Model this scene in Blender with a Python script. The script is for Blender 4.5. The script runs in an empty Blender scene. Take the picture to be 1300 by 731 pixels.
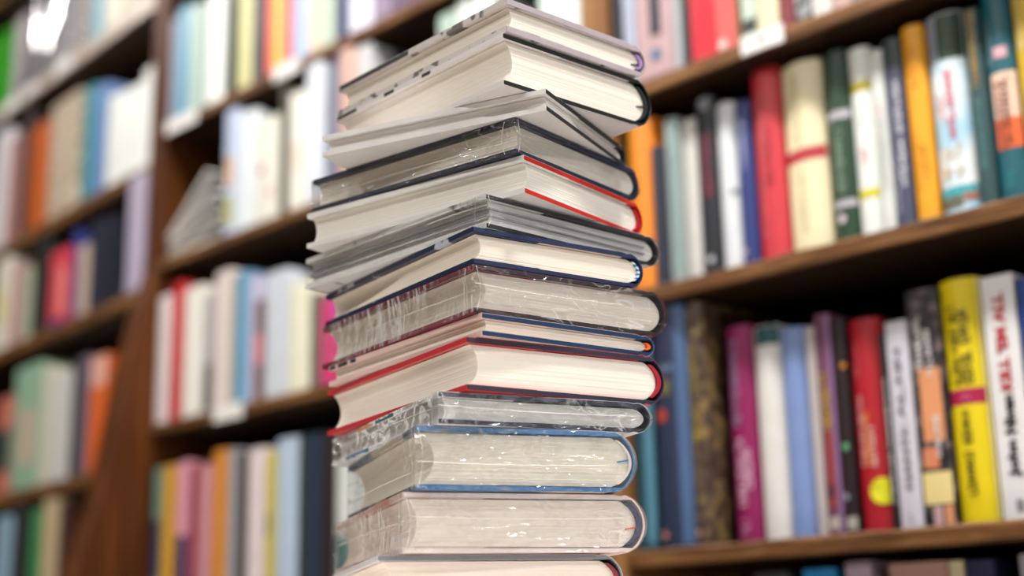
import bpy, bmesh, math, random
from mathutils import Vector, Matrix

C = bpy.context.scene.collection
ZC = 1.05                      # camera height above the floor (metres)

CAM_RIGHT, CAM_UP, CAM_FWD = (0.702547, 0.711341, -0.02053), (0.189884, -0.159578, 0.968751), (-0.685836, 0.684492, 0.247183)

# ------------------------------------------------------------------ camera, world, exposure
cam_data = bpy.data.cameras.new('camera')
cam_data.sensor_width = 36.0
cam_data.lens = 36.0 * 1806.0 / 1300.0
cam_data.clip_start = 0.02
cam_data.dof.use_dof = True
cam_data.dof.focus_distance = 1.0
cam_data.dof.aperture_fstop = 2.4
cam_data.dof.aperture_blades = 0
cam = bpy.data.objects.new('camera', cam_data)
C.objects.link(cam)
r_, u_, f_ = Vector(CAM_RIGHT), Vector(CAM_UP), Vector(CAM_FWD)
m = Matrix.Identity(4)
for i in range(3):
    m[i][0], m[i][1], m[i][2] = r_[i], u_[i], -f_[i]
m[0][3], m[1][3], m[2][3] = 0.0, 0.0, ZC
cam.matrix_world = m
sc = bpy.context.scene
sc.camera = cam
w = bpy.data.worlds.new('world')
sc.world = w
w.use_nodes = True
w.node_tree.nodes['Background'].inputs[0].default_value = (0.9, 0.95, 1.0, 1)
w.node_tree.nodes['Background'].inputs[1].default_value = 0.6
vs = sc.view_settings
vs.view_transform = 'Standard'
vs.look = 'None'
vs.gamma = 1.0
vs.use_curve_mapping = False
vs.exposure = -0.22
LAMP_W = 29.0
SIDE_FILL_W = 29.0
LAMP_COL = (1.0, 0.965, 0.92)
sc.cycles.use_denoising = True
sc.cycles.sample_clamp_indirect = 4.0
sc.cycles.max_bounces = 8
sc.cycles.diffuse_bounces = 4
sc.cycles.transparent_max_bounces = 16

# ------------------------------------------------------------------ materials
def lin(hexs):
    hexs = hexs.lstrip('#')
    out = []
    for i in (0, 2, 4):
        c = int(hexs[i:i + 2], 16) / 255
        out.append(c / 12.92 if c <= 0.04045 else ((c + 0.055) / 1.055) ** 2.4)
    return (out[0], out[1], out[2], 1.0)

_mats = {}
def nodes_of(name):
    mt = bpy.data.materials.new(name)
    mt.use_nodes = True
    nt = mt.node_tree
    return mt, nt, nt.nodes['Principled BSDF']

def N(nt, kind, **kw):
    n = nt.nodes.new(kind)
    for k, v in kw.items():
        setattr(n, k, v)
    return n

def paper_cover(col, rough=0.42, vary=0.10, scale=30.0):
    """printed board or jacket: the colour with faint wear"""
    key = ('cover', col, rough, vary)
    if key in _mats:
        return _mats[key]
    mt, nt, b = nodes_of('printed_cover')
    tc = N(nt, 'ShaderNodeTexCoord')
    nz = N(nt, 'ShaderNodeTexNoise')
    nz.inputs['Scale'].default_value = scale
    nz.inputs['Detail'].default_value = 5
    mx = N(nt, 'ShaderNodeMix', data_type='RGBA', blend_type='MULTIPLY')
    rp = N(nt, 'ShaderNodeValToRGB')
    rp.color_ramp.elements[0].position = 0.3
    rp.color_ramp.elements[0].color = (1 - vary, 1 - vary, 1 - vary, 1)
    rp.color_ramp.elements[1].position = 0.7
    nt.links.new(tc.outputs['Object'], nz.inputs['Vector'])
    nt.links.new(nz.outputs['Fac'], rp.inputs['Fac'])
    mx.inputs['Factor'].default_value = 1.0
    mx.inputs['A'].default_value = lin(col)
    nt.links.new(rp.outputs['Color'], mx.inputs['B'])
    nt.links.new(mx.outputs['Result'], b.inputs['Base Color'])
    b.inputs['Roughness'].default_value = rough
    _mats[key] = mt
    return mt

def mottled(c0, c1, c2, scale=60.0, rough=0.4, detail=6, stretch=(1, 1, 1), p=(0.40, 0.52, 0.62)):
    key = ('mot', c0, c1, c2, scale, stretch)
    if key in _mats:
        return _mats[key]
    mt, nt, b = nodes_of('pictured_cover')
    tc = N(nt, 'ShaderNodeTexCoord')
    mp = N(nt, 'ShaderNodeMapping')
    mp.inputs['Scale'].default_value = stretch
    nz = N(nt, 'ShaderNodeTexNoise')
    nz.inputs['Scale'].default_value = scale
    nz.inputs['Detail'].default_value = detail
    rp = N(nt, 'ShaderNodeValToRGB')
    e = rp.color_ramp.elements
    e[0].position, e[0].color = p[0], lin(c0)
    e[1].position, e[1].color = p[2], lin(c2)
    k = e.new(p[1])
    k.color = lin(c1)
    nt.links.new(tc.outputs['Object'], mp.inputs['Vector'])
    nt.links.new(mp.outputs['Vector'], nz.inputs['Vector'])
    nt.links.new(nz.outputs['Fac'], rp.inputs['Fac'])
    nt.links.new(rp.outputs['Color'], b.inputs['Base Color'])
    b.inputs['Roughness'].default_value = rough
    _mats[key] = mt
    return mt

def sky_cover():
    key = 'sky_cover'
    if key in _mats:
        return _mats[key]
    mt = mottled('#a9d3ea', '#e6eef3', '#f4f2ee', 16.0, 0.35, 3)
    _mats[key] = mt
    return mt

def paged(col, axis='z', scale=900.0, strength=0.22):
    """trimmed page edges: fine leaves along the thickness"""
    key = ('pages', col, axis, scale)
    if key in _mats:
        return _mats[key]
    mt, nt, b = nodes_of('page_edges')
    tc = N(nt, 'ShaderNodeTexCoord')
    mp = N(nt, 'ShaderNodeMapping')
    sx = {'z': (7, 7, scale), 'x': (scale, 7, 7)}[axis]
    mp.inputs['Scale'].default_value = sx
    nz = N(nt, 'ShaderNodeTexNoise')
    nz.inputs['Scale'].default_value = 1.0
    nz.inputs['Detail'].default_value = 4
    nz.inputs['Roughness'].default_value = 0.75
    rp = N(nt, 'ShaderNodeValToRGB')
    c = lin(col)
    rp.color_ramp.elements[0].position = 0.30
    rp.color_ramp.elements[0].color = (c[0] * .90, c[1] * .89, c[2] * .87, 1)
    rp.color_ramp.elements[1].position = 0.60
    rp.color_ramp.elements[1].color = c
    bp = N(nt, 'ShaderNodeBump')
    bp.inputs['Strength'].default_value = strength
    bp.inputs['Distance'].default_value = 0.0004
    nt.links.new(tc.outputs['Object'], mp.inputs['Vector'])
    nt.links.new(mp.outputs['Vector'], nz.inputs['Vector'])
    nt.links.new(nz.outputs['Fac'], rp.inputs['Fac'])
    nt.links.new(nz.outputs['Fac'], bp.inputs['Height'])
    nt.links.new(rp.outputs['Color'], b.inputs['Base Color'])
    nt.links.new(bp.outputs['Normal'], b.inputs['Normal'])
    b.inputs['Roughness'].default_value = 0.75
    b.inputs['Specular IOR Level'].default_value = 0.2
    _mats[key] = mt
    return mt

def wood(name, dark, mid, light, grain=(1.2, 30, 30), rough=0.5):
    key = ('wood', name)
    if key in _mats:
        return _mats[key]
    mt, nt, b = nodes_of(name)
    tc = N(nt, 'ShaderNodeTexCoord')
    mp = N(nt, 'ShaderNodeMapping')
    mp.inputs['Scale'].default_value = grain
    nz = N(nt, 'ShaderNodeTexNoise')
    nz.inputs['Scale'].default_value = 2.2
    nz.inputs['Detail'].default_value = 8
    nz.inputs['Roughness'].default_value = 0.65
    nz.inputs['Distortion'].default_value = 0.6
    rp = N(nt, 'ShaderNodeValToRGB')
    e = rp.color_ramp.elements
    e[0].position, e[0].color = 0.3, lin(dark)
    e[1].position, e[1].color = 0.75, lin(light)
    k = e.new(0.52)
    k.color = lin(mid)
    bp = N(nt, 'ShaderNodeBump')
    bp.inputs['Strength'].default_value = 0.25
    bp.inputs['Distance'].default_value = 0.001
    nt.links.new(tc.outputs['Object'], mp.inputs['Vector'])
    nt.links.new(mp.outputs['Vector'], nz.inputs['Vector'])
    nt.links.new(nz.outputs['Fac'], rp.inputs['Fac'])
    nt.links.new(nz.outputs['Fac'], bp.inputs['Height'])
    nt.links.new(rp.outputs['Color'], b.inputs['Base Color'])
    nt.links.new(bp.outputs['Normal'], b.inputs['Normal'])
    b.inputs['Roughness'].default_value = rough
    b.inputs['Specular IOR Level'].default_value = 0.25
    _mats[key] = mt
    return mt

def plain(name, col, rough=0.6, metal=0.0, bump=0.0):
    key = ('plain', name, col)
    if key in _mats:
        return _mats[key]
    mt, nt, b = nodes_of(name)
    b.inputs['Base Color'].default_value = lin(col)
    b.inputs['Roughness'].default_value = rough
    b.inputs['Metallic'].default_value = metal
    if bump:
        nz = N(nt, 'ShaderNodeTexNoise')
        nz.inputs['Scale'].default_value = 180
        bp = N(nt, 'ShaderNodeBump')
        bp.inputs['Strength'].default_value = bump
        bp.inputs['Distance'].default_value = 0.002
        nt.links.new(nz.outputs['Fac'], bp.inputs['Height'])
        nt.links.new(bp.outputs['Normal'], b.inputs['Normal'])
    _mats[key] = mt
    return mt

def film_material(stretch, scale, depth, seed, haze, fac0, glint_paint, width=.045, mask_scale=14.0, lo=.42, hi=.60, corner=0.0, rough=.12):
    """clear shrink wrap: mostly see-through and glossy, with sharp creases that come and go, with highlight strokes painted white along them"""
    mt = bpy.data.materials.new('clear_film')
    mt.use_nodes = True
    nt = mt.node_tree
    nt.nodes.clear()
    L = nt.links.new
    out = N(nt, 'ShaderNodeOutputMaterial')
    tr = N(nt, 'ShaderNodeBsdfTransparent')
    tr.inputs['Color'].default_value = (0.995, 0.995, 0.995, 1)
    gl = N(nt, 'ShaderNodeBsdfGlossy')
    gl.inputs['Roughness'].default_value = rough
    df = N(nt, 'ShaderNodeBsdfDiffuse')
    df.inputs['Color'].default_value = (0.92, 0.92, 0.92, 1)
    tc = N(nt, 'ShaderNodeTexCoord')
    mp = N(nt, 'ShaderNodeMapping')
    mp.inputs['Scale'].default_value = stretch
    mp.inputs['Location'].default_value = (seed, seed * 0.7, seed * 1.3)
    nz = N(nt, 'ShaderNodeTexNoise')
    nz.inputs['Scale'].default_value = scale
    nz.inputs['Detail'].default_value = 2
    nz.inputs['Distortion'].default_value = 0.9
    rp = N(nt, 'ShaderNodeValToRGB')
    e = rp.color_ramp.elements
    e[0].position, e[0].color = .5 - width, (0, 0, 0, 1)
    e[1].position, e[1].color = .5 + width, (0, 0, 0, 1)
    k = e.new(.5)
    k.color = (1, 1, 1, 1)
    nm = N(nt, 'ShaderNodeTexNoise')
    nm.inputs['Scale'].default_value = mask_scale
    nm.inputs['Detail'].default_value = 1
    rm = N(nt, 'ShaderNodeValToRGB')
    rm.color_ramp.elements[0].position = lo
    rm.color_ramp.elements[1].position = hi
    mpm = N(nt, 'ShaderNodeMapping')
    mpm.inputs['Location'].default_value = (seed * .37, seed * .9, 0)
    L(tc.outputs['Object'], mpm.inputs['Vector'])
    L(mpm.outputs['Vector'], nm.inputs['Vector'])
    L(nm.outputs['Fac'], rm.inputs['Fac'])
    L(tc.outputs['Object'], mp.inputs['Vector'])
    L(mp.outputs['Vector'], nz.inputs['Vector'])
    L(nz.outputs['Fac'], rp.inputs['Fac'])
    # painted crease highlights thicken where the film gathers, at the book's own origin
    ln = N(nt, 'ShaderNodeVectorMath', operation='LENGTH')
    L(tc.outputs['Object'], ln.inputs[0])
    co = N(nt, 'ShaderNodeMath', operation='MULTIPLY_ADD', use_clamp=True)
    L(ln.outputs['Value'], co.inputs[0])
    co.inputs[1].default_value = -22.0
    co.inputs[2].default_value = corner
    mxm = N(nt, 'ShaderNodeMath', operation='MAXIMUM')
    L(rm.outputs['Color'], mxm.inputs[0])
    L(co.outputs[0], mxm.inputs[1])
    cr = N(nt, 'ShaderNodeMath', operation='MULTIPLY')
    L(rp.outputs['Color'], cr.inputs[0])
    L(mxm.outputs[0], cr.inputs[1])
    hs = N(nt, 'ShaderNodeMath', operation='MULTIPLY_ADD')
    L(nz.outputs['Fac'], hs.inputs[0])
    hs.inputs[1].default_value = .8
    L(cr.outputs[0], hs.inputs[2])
    bp = N(nt, 'ShaderNodeBump')
    bp.inputs['Strength'].default_value = 1.0
    bp.inputs['Distance'].default_value = depth
    L(hs.outputs[0], bp.inputs['Height'])
    L(bp.outputs['Normal'], gl.inputs['Normal'])
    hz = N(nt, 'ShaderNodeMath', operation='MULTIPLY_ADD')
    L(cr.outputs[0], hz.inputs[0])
    hz.inputs[1].default_value = glint_paint  # white highlight strokes painted along the creases, whatever the lamps do
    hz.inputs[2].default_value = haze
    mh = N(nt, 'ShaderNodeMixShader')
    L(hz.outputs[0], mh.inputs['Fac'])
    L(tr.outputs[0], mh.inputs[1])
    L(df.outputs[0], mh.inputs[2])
    lw = N(nt, 'ShaderNodeFresnel')
    lw.inputs['IOR'].default_value = 1.5
    ad = N(nt, 'ShaderNodeMath', operation='MULTIPLY_ADD')
    ad.inputs[1].default_value = 0.55
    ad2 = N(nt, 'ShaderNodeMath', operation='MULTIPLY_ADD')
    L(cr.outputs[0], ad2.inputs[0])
    ad2.inputs[1].default_value = glint_paint * .04
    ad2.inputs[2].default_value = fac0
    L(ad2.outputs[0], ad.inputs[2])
    L(lw.outputs['Fac'], ad.inputs[0])
    mx = N(nt, 'ShaderNodeMixShader')
    L(ad.outputs[0], mx.inputs['Fac'])
    L(mh.outputs[0], mx.inputs[1])
    L(gl.outputs[0], mx.inputs[2])
    L(mx.outputs[0], out.inputs['Surface'])
    return mt

def emitter(name, col, strength):
    mt, nt, b = nodes_of(name)
    b.inputs['Base Color'].default_value = (0.8, 0.8, 0.8, 1)
    b.inputs['Emission Color'].default_value = (col[0], col[1], col[2], 1)
    b.inputs['Emission Strength'].default_value = strength
    return mt

# ------------------------------------------------------------------ object helpers
def link_mesh(name, verts, faces, mat, parent=None, smooth=False, mats=None, fmat=None):
    me = bpy.data.meshes.new(name)
    me.from_pydata([tuple(v) for v in verts], [], faces)
    for mm in (mats or [mat]):
        me.materials.append(mm)
    if fmat:
        me.polygons.foreach_set('material_index', fmat)
    if smooth:
        me.polygons.foreach_set('use_smooth', [True] * len(me.polygons))
    me.update()
    o = bpy.data.objects.new(name, me)
    C.objects.link(o)
    if parent is not None:
        o.parent = parent
    return o

def tag(o, label=None, cat=None, group=None, kind=None):
    if label: o['label'] = label
    if cat: o['category'] = cat
    if group: o['group'] = group
    if kind: o['kind'] = kind
    return o

def thing(name, label, cat, loc=(0, 0, 0), rz=0.0, group=None):
    o = bpy.data.objects.new(name, None)
    o.empty_display_size = 0.05
    C.objects.link(o)
    o.location = loc
    o.rotation_euler = (0, 0, rz)
    return tag(o, label, cat, group)

def box_geo(x0, x1, y0, y1, z0, z1):
    v = [(x0, y0, z0), (x1, y0, z0), (x1, y1, z0), (x0, y1, z0), (x0, y0, z1), (x1, y0, z1), (x1, y1, z1), (x0, y1, z1)]
    f = [(0, 3, 2, 1), (4, 5, 6, 7), (0, 1, 5, 4), (1, 2, 6, 5), (2, 3, 7, 6), (3, 0, 4, 7)]
    return v, f

def box(name, x0, x1, y0, y1, z0, z1, mat, parent=None, bevel=0.0):
    v, f = box_geo(x0, x1, y0, y1, z0, z1)
    if bevel:
        bm = bmesh.new()
        vv = [bm.verts.new(p) for p in v]
        for q in f:
            bm.faces.new([vv[i] for i in q])
        bmesh.ops.bevel(bm, geom=bm.edges[:], offset=bevel, segments=2, affect='EDGES', profile=0.6)
        me = bpy.data.meshes.new(name)
        bm.to_mesh(me)
        bm.free()
        me.materials.append(mat)
        o = bpy.data.objects.new(name, me)
        C.objects.link(o)
        if parent is not None:
            o.parent = parent
        return o
    return link_mesh(name, v, f, mat, parent)

def strip_prism(name, outer, inner, y0, y1, mat, parent=None, axis='y', smooth=False):
    """closed wall between two matching open paths (2-D), swept along y (paths in x,z) or z (paths in x,y)"""
    n = len(outer)
    def P(q, s):
        return (q[0], s, q[1]) if axis == 'y' else (q[0], q[1], s)
    v = []
    for s in (y0, y1):
        v += [P(q, s) for q in outer] + [P(q, s) for q in inner]
    f = []
    for i in range(n - 1):
        o0, o1, i0, i1 = i, i + 1, n + i, n + i + 1
        f.append((o0, o1, i1, i0))
        f.append((2 * n + o0, 2 * n + i0, 2 * n + i1, 2 * n + o1))
        f.append((o0, 2 * n + o0, 2 * n + o1, o1))
        f.append((i0, i1, 2 * n + i1, 2 * n + i0))
    for e in (0, n - 1):
        q = (e, n + e, 3 * n + e, 2 * n + e)
        f.append(q if e == 0 else q[::-1])
    if axis == 'z':
        f = [q[::-1] for q in f]
    return link_mesh(name, v, f, mat, parent, smooth)

def offset_path(path, d):
    """2-D open path moved d to its left"""
    out = []
    for i, p in enumerate(path):
        a = Vector(path[max(i - 1, 0)])
        b = Vector(path[min(i + 1, len(path) - 1)])
        p = Vector(p)
        t1 = (p - a).normalized() if i > 0 else (b - p).normalized()
        t2 = (b - p).normalized() if i < len(path) - 1 else t1
        n1 = Vector((-t1.y, t1.x))
        n2 = Vector((-t2.y, t2.x))
        nn = (n1 + n2)
        if nn.length < 1e-6:
            nn = n1
        nn.normalize()
        k = max(nn.dot(n1), 0.45)
        out.append(tuple(p + nn * (d / k)))
    return out

# glyph-like marks for print too blurred to read: strokes in a unit box
_STROKES = {
    0: [(0, 0, 0, 1), (0, 1, .6, 1), (0, .5, .5, .5), (0, 0, .6, 0)],
    1: [(0, 0, 0, 1), (.6, 0, .6, 1), (0, .5, .6, .5)],
    2: [(0, 0, .3, 1), (.3, 1, .6, 0), (.12, .4, .48, .4)],
    3: [(0, 0, 0, 1), (0, 1, .6, 0), (.6, 0, .6, 1)],
    4: [(0, 0, 0, 1), (0, 0, .6, 0)],
    5: [(0, 0, 0, 1), (.6, 0, .6, 1), (0, 0, .6, 0), (0, 1, .6, 1)],
    6: [(.3, 0, .3, 1), (0, 1, .6, 1)],
    7: [(0, 0, 0, 1), (0, 1, .6, .8), (.6, .8, 0, .5), (0, .5, .6, 0)],
}
def glyph_quads(n, rnd, bold=0.24):
    """(n letters) -> quads in x 0..1 (reading), y 0..1"""
    quads = []
    pitch = 1.0 / n
    for i in range(n):
        g = _STROKES[rnd.randrange(8)]
        x0 = i * pitch
        wd = pitch * 0.8
        for (ax, ay, bx, by) in g:
            a = Vector((x0 + ax / .6 * wd * .92 + .04 * pitch, ay))
            b = Vector((x0 + bx / .6 * wd * .92 + .04 * pitch, by))
            d = b - a
            # stroke half width, kept even in both directions of the stretched box
            hx, hy = bold * pitch * .5, bold * .5
            if abs(d.x) < 1e-6:
                quads.append([(a.x - hx, a.y), (a.x + hx, a.y), (b.x + hx, b.y), (b.x - hx, b.y)])
            elif abs(d.y) < 1e-6:
                quads.append([(a.x, a.y - hy), (b.x, a.y - hy), (b.x, b.y + hy), (a.x, b.y + hy)])
            else:
                quads.append([(a.x - hx, a.y), (a.x + hx, a.y), (b.x + hx, b.y), (b.x - hx, b.y)])
    return quads

def text_tris(s):
    cu = bpy.data.curves.new('lettering', 'FONT')
    cu.body = s
    cu.offset = 0.045
    cu.resolution_u = 3
    o = bpy.data.objects.new('lettering', cu)
    C.objects.link(o)
    dg = bpy.context.evaluated_depsgraph_get()
    me = bpy.data.meshes.new_from_object(o.evaluated_get(dg))
    v = [(p.co.x, p.co.y) for p in me.vertices]
    f = [tuple(p.vertices) for p in me.polygons]
    bpy.data.objects.remove(o)
    bpy.data.curves.remove(cu)
    bpy.data.meshes.remove(me)
    x0, x1 = min(p[0] for p in v), max(p[0] for p in v)
    y0, y1 = min(p[1] for p in v), max(p[1] for p in v)
    return [((p[0] - x0) / (x1 - x0), (p[1] - y0) / (y1 - y0)) for p in v], f

# ------------------------------------------------------------------ the room
M_SHELF = wood('shaded_shelf_wood', '#1d1008', '#2c1a0d', '#3d2614')  # near-black: shade under the boards put into the wood colour
M_LIT_EDGE = wood('worn_lit_shelf_edge', '#3c2410', '#704a28', '#a67a4a', (3, 40, 40))  # same wood lighter, for wear and for lamp light put into the colour
M_SHELF_Z = wood('upright_wood', '#2a1202', '#4e2605', '#6e3c0b', (30, 30, 1.0))
M_TAN_LIT = wood('lit_tan_upright', '#6a4526', '#8a5f38', '#a87c50', (30, 30, 1.0))  # lighter than the other uprights: strong light on its front put into colour
M_BACK = wood('back_board', '#120a06', '#1a0f09', '#22150c', (30, 30, 1.0), 0.7)  # near-black: shade of the shelf recess put into the colour
M_FLOOR = wood('floor_boards', '#a79d8f', '#beb4a6', '#cec5b8', (1, 14, 14), 0.4)
M_WALL = plain('wall_paint', '#675f55', 0.9, 0, 0.05)
M_CEIL = plain('ceiling_paint', '#8f8a82', 0.95)
M_FRAME = plain('window_paint', '#e8e4dc', 0.5)

RX0, RX1, RY0, RY1, CEIL = -4.2, 2.6, -2.6, 1.75, 2.85
def struct(o):
    o['kind'] = 'structure'
    return o
struct(box('floor', RX0, RX1, RY0, RY1, -0.1, 0.0, M_FLOOR))
struct(box('ceiling', RX0, RX1, RY0, RY1, CEIL, CEIL + 0.1, M_CEIL))
struct(box('wall_back', RX0, RX1, RY1, RY1 + 0.1, 0.0, CEIL, M_WALL))
struct(box('wall_front', RX0, RX1, RY0 - 0.1, RY0, 0.0, CEIL, M_WALL))
struct(box('wall_left', RX0 - 0.1, RX0, RY0, RY1, 0.0, CEIL, M_WALL))
WY0, WY1, WZ0, WZ1 = -.45, 1.2, 0.5, 2.5
struct(box('wall_right', RX1, RX1 + 0.1, RY0, WY0, 0.0, CEIL, M_WALL))
struct(box('wall_right', RX1, RX1 + 0.1, WY1, RY1, 0.0, CEIL, M_WALL))
struct(box('wall_right', RX1, RX1 + 0.1, WY0, WY1, 0.0, WZ0, M_WALL))
struct(box('wall_right', RX1, RX1 + 0.1, WY0, WY1, WZ1, CEIL, M_WALL))
# made-up side window, added so its light falls on the stack's head faces
win = struct(box('added_window_1', RX1 + .02, RX1 + .08, WY0, WY1, WZ0, WZ0 + .05, M_FRAME))
box('added_window_frame', RX1 + .02, RX1 + .08, WY0, WY1, WZ1 - .05, WZ1, M_FRAME, win)
for yy in (WY0, .35, WY1 - .05):
    box('added_window_frame', RX1 + .02, RX1 + .08, yy, yy + .05, WZ0 + .05, WZ1 - .05, M_FRAME, win)
def pane_material():
    mt = bpy.data.materials.new('window_glass')
    mt.use_nodes = True
    nt = mt.node_tree
    nt.nodes.clear()
    out = N(nt, 'ShaderNodeOutputMaterial')
    mx = N(nt, 'ShaderNodeMixShader')
    fr = N(nt, 'ShaderNodeFresnel')
    nt.links.new(fr.outputs[0], mx.inputs['Fac'])
    nt.links.new(N(nt, 'ShaderNodeBsdfTransparent').outputs[0], mx.inputs[1])
    gl = N(nt, 'ShaderNodeBsdfGlossy')
    gl.inputs['Roughness'].default_value = .02
    nt.links.new(gl.outputs[0], mx.inputs[2])
    nt.links.new(mx.outputs[0], out.inputs['Surface'])
    return mt
M_GLASS = pane_material()
for ya, yb in ((WY0 + .05, .35), (.40, WY1 - .05)):
    box('pane', RX1 + .045, RX1 + .051, ya, yb, WZ0 + .05, WZ1 - .05, M_GLASS, win)
dl = bpy.data.lights.new('side_fill', 'AREA')  # side fill for the stack, placed outside the added window
dl.shape = 'RECTANGLE'
dl.size, dl.size_y = WZ1 - WZ0, WY1 - WY0
dl.energy = SIDE_FILL_W
dl.color = (.96, .98, 1.0)
do = bpy.data.objects.new('side_fill', dl)
C.objects.link(do)
do.location = (RX1 + .4, (WY0 + WY1) / 2, (WZ0 + WZ1) / 2)
do.rotation_euler = (0, math.pi / 2, 0)
struct(box('baseboard_front', RX0, RX1, RY0, RY0 + 0.015, 0.0, 0.1, M_CEIL))

# ceiling lamps along the shelves, plus a row added across the aisle as fill
M_RIM = plain('lamp_rim', '#d8d8d6', 0.35, 0.6)
M_GLOW = emitter('lamp_glow', LAMP_COL, 14.0)
def disc_geo(r, z, n=32):
    return [(r * math.cos(2 * math.pi * i / n), r * math.sin(2 * math.pi * i / n), z) for i in range(n)], [tuple(range(n))[::-1]]
def downlight(x, y, place, power=LAMP_W, r=0.10):
    t = thing('ceiling_lamp', 'round ceiling lamp ' + place, 'lamp', (x, y, CEIL), 0, 'round ceiling lamps along the aisle')
    n = 32
    v, f = [], []
    prof = [(r + .025, 0.0), (r + .025, -.05), (r, -.055), (r - .004, -.02)]
    for (rr, zz) in prof:
        v += [(rr * math.cos(2 * math.pi * i / n), rr * math.sin(2 * math.pi * i / n), zz) for i in range(n)]
    for k in range(len(prof) - 1):
        for i in range(n):
            j = (i + 1) % n
            f.append((k * n + i, k * n + j, (k + 1) * n + j, (k + 1) * n + i))
    link_mesh('lamp_housing', v, f, M_RIM, t, True)
    v, f = disc_geo(r - .003, -.02)
    link_mesh('diffuser', v, f, M_GLOW, t)
    ld = bpy.data.lights.new('lamp_light', 'AREA')
    ld.shape = 'DISK'
    ld.size = 2 * r * 0.95
    ld.energy = power
    ld.color = LAMP_COL
    lo = bpy.data.objects.new('lamp_light', ld)
    C.objects.link(lo)
    lo.location = (0, 0, -0.06)
    lo.parent = t
LAMPS = [(-3.1, .74, .32), (-2.15, .74, .46), (-1.2, .74, 1), (-.1, .74, 1), (.9, .74, 1),
         (-3.1, -1.3, .3), (-2.15, -1.3, .36), (-1.2, -1.3, .85), (-.1, -1.3, .75), (.9, -1.3, .42)]
_ord = ['first', 'second', 'third', 'fourth', 'fifth']
for i, (x, y, k) in enumerate(LAMPS):
    downlight(x, y, '%s from the far end, in the row %s' % (_ord[i % 5], 'before the bookcases' if i < 5 else 'added across the aisle'), LAMP_W * k)

# ------------------------------------------------------------------ bookcases
YF, DEPTH = 1.25, 0.26
def shelf_board(x0, x1, z_top, th, parent, mat=None, y0=0.0, y1=DEPTH - .012, rnd=random.Random(3), skew=0.0):
    """board with softened, slightly worn front edge (local y 0 = front)"""
    n = 40
    b = 0.0025
    prof = [(y1, z_top - th), (y0 + b, z_top - th), (y0, z_top - th + b), (y0, z_top - b), (y0 + b, z_top), (y1, z_top)]
    v, f = [], []
    for i in range(n + 1):
        x = x0 + (x1 - x0) * i / n
        for k, (py, pz) in enumerate(prof):
            j = rnd.uniform(0, .0009) if k in (1, 2, 3, 4) else 0
            v.append((x - (skew * max(py, 0) * i / n), py + j, pz - (j if k in (3, 4) else 0)))
    m_ = len(prof)
    for i in range(n):
        for k in range(m_):
            a, c = i * m_ + k, i * m_ + (k + 1) % m_
            f.append((a, c, c + m_, a + m_))
    f.append(tuple(range(m_))[::-1])
    f.append(tuple(n * m_ + k for k in range(m_)))
    o = link_mesh('shelf', v, f, None, parent, False, [M_SHELF, M_LIT_EDGE])
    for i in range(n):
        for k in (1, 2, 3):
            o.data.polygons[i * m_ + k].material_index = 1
    return o

NEAR_X0, NEAR_X1 = -1.077, -0.15
MID_X0, MID_X1 = -2.125, -1.077
FAR_ANG = -math.radians(3.8)
near = thing('bookcase', 'nearest dark wooden bookcase, its worn shelf edges behind the stack', 'bookcase', (0, YF, 0), 0, 'wooden bookcases along the wall')
mid = thing('bookcase', 'middle wooden bookcase between the flared upright and the tan upright', 'bookcase', (0, YF, 0), 0, 'wooden bookcases along the wall')
far = thing('bookcase', 'farthest wooden bookcase, blurred, beyond the flared upright', 'bookcase', (-2.17, YF, 0), FAR_ANG, 'wooden bookcases along the wall')
TOPZ = 2.64
for zt in (.95, .666, .409, .108, -.18, -.48, -.78):
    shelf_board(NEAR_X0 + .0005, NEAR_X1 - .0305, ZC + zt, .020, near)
box('side_panel', NEAR_X1 - .03, NEAR_X1, 0, DEPTH, 0, TOPZ, M_SHELF_Z, near, .002)
box('top_board', NEAR_X0, NEAR_X1, -.01, DEPTH, TOPZ, TOPZ + .025, M_SHELF, near, .002)
box('back_panel', NEAR_X0, NEAR_X1, DEPTH - .011, DEPTH, .05, TOPZ, M_BACK, near)
box('plinth', NEAR_X0 + .001, NEAR_X1 - .031, .02, .04, 0, .25, M_SHELF, near)
for zt in (1.19, .921, .6725, .384, .094, -.2, -.49, -.78):
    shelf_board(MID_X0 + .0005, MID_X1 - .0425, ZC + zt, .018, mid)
box('side_panel', MID_X1 - .042, MID_X1, 0, DEPTH, 0, TOPZ, M_TAN_LIT, mid, .002)['label'] = 'narrow tan upright behind the stack top'
box('top_board', MID_X0, MID_X1, -.01, DEPTH, TOPZ, TOPZ + .025, M_SHELF, mid, .002)
box('back_panel', MID_X0, MID_X1, DEPTH - .011, DEPTH, .05, TOPZ, M_BACK, mid)
box('plinth', MID_X0 + .001, MID_X1 - .043, .02, .04, 0, .25, M_SHELF, mid)
# the flared upright: its front edge swells forward towards the base
fl = [(0.0, TOPZ), (0.0, ZC + .70), (-.002, ZC + .66), (-.012, ZC + .62), (-.026, ZC + .58), (-.048, ZC + .49), (-.064, ZC + .40), (-.084, ZC + .28), (-.110, ZC + .19),
      (-.135, ZC + .10), (-.175, ZC - .03), (-.215, ZC - .20), (-.25, ZC - .45), (-.27, ZC - .75), (-.275, 0.0)]
v, f = [], []
xa, xb = -2.17, -2.125
for (yy, zz) in fl:
    v += [(xa, yy + .003, zz), (xa + .003, yy, zz), (xb - .003, yy, zz), (xb, yy + .003, zz), (xb, DEPTH, zz), (xa, DEPTH, zz)]
for i in range(len(fl) - 1):
    for k in range(6):
        a, c = i * 6 + k, i * 6 + (k + 1) % 6
        f.append((a, c, c + 6, a + 6))
f.append((0, 1, 2, 3, 4, 5))
f.append(tuple((len(fl) - 1) * 6 + k for k in (5, 4, 3, 2, 1, 0)))
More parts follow.
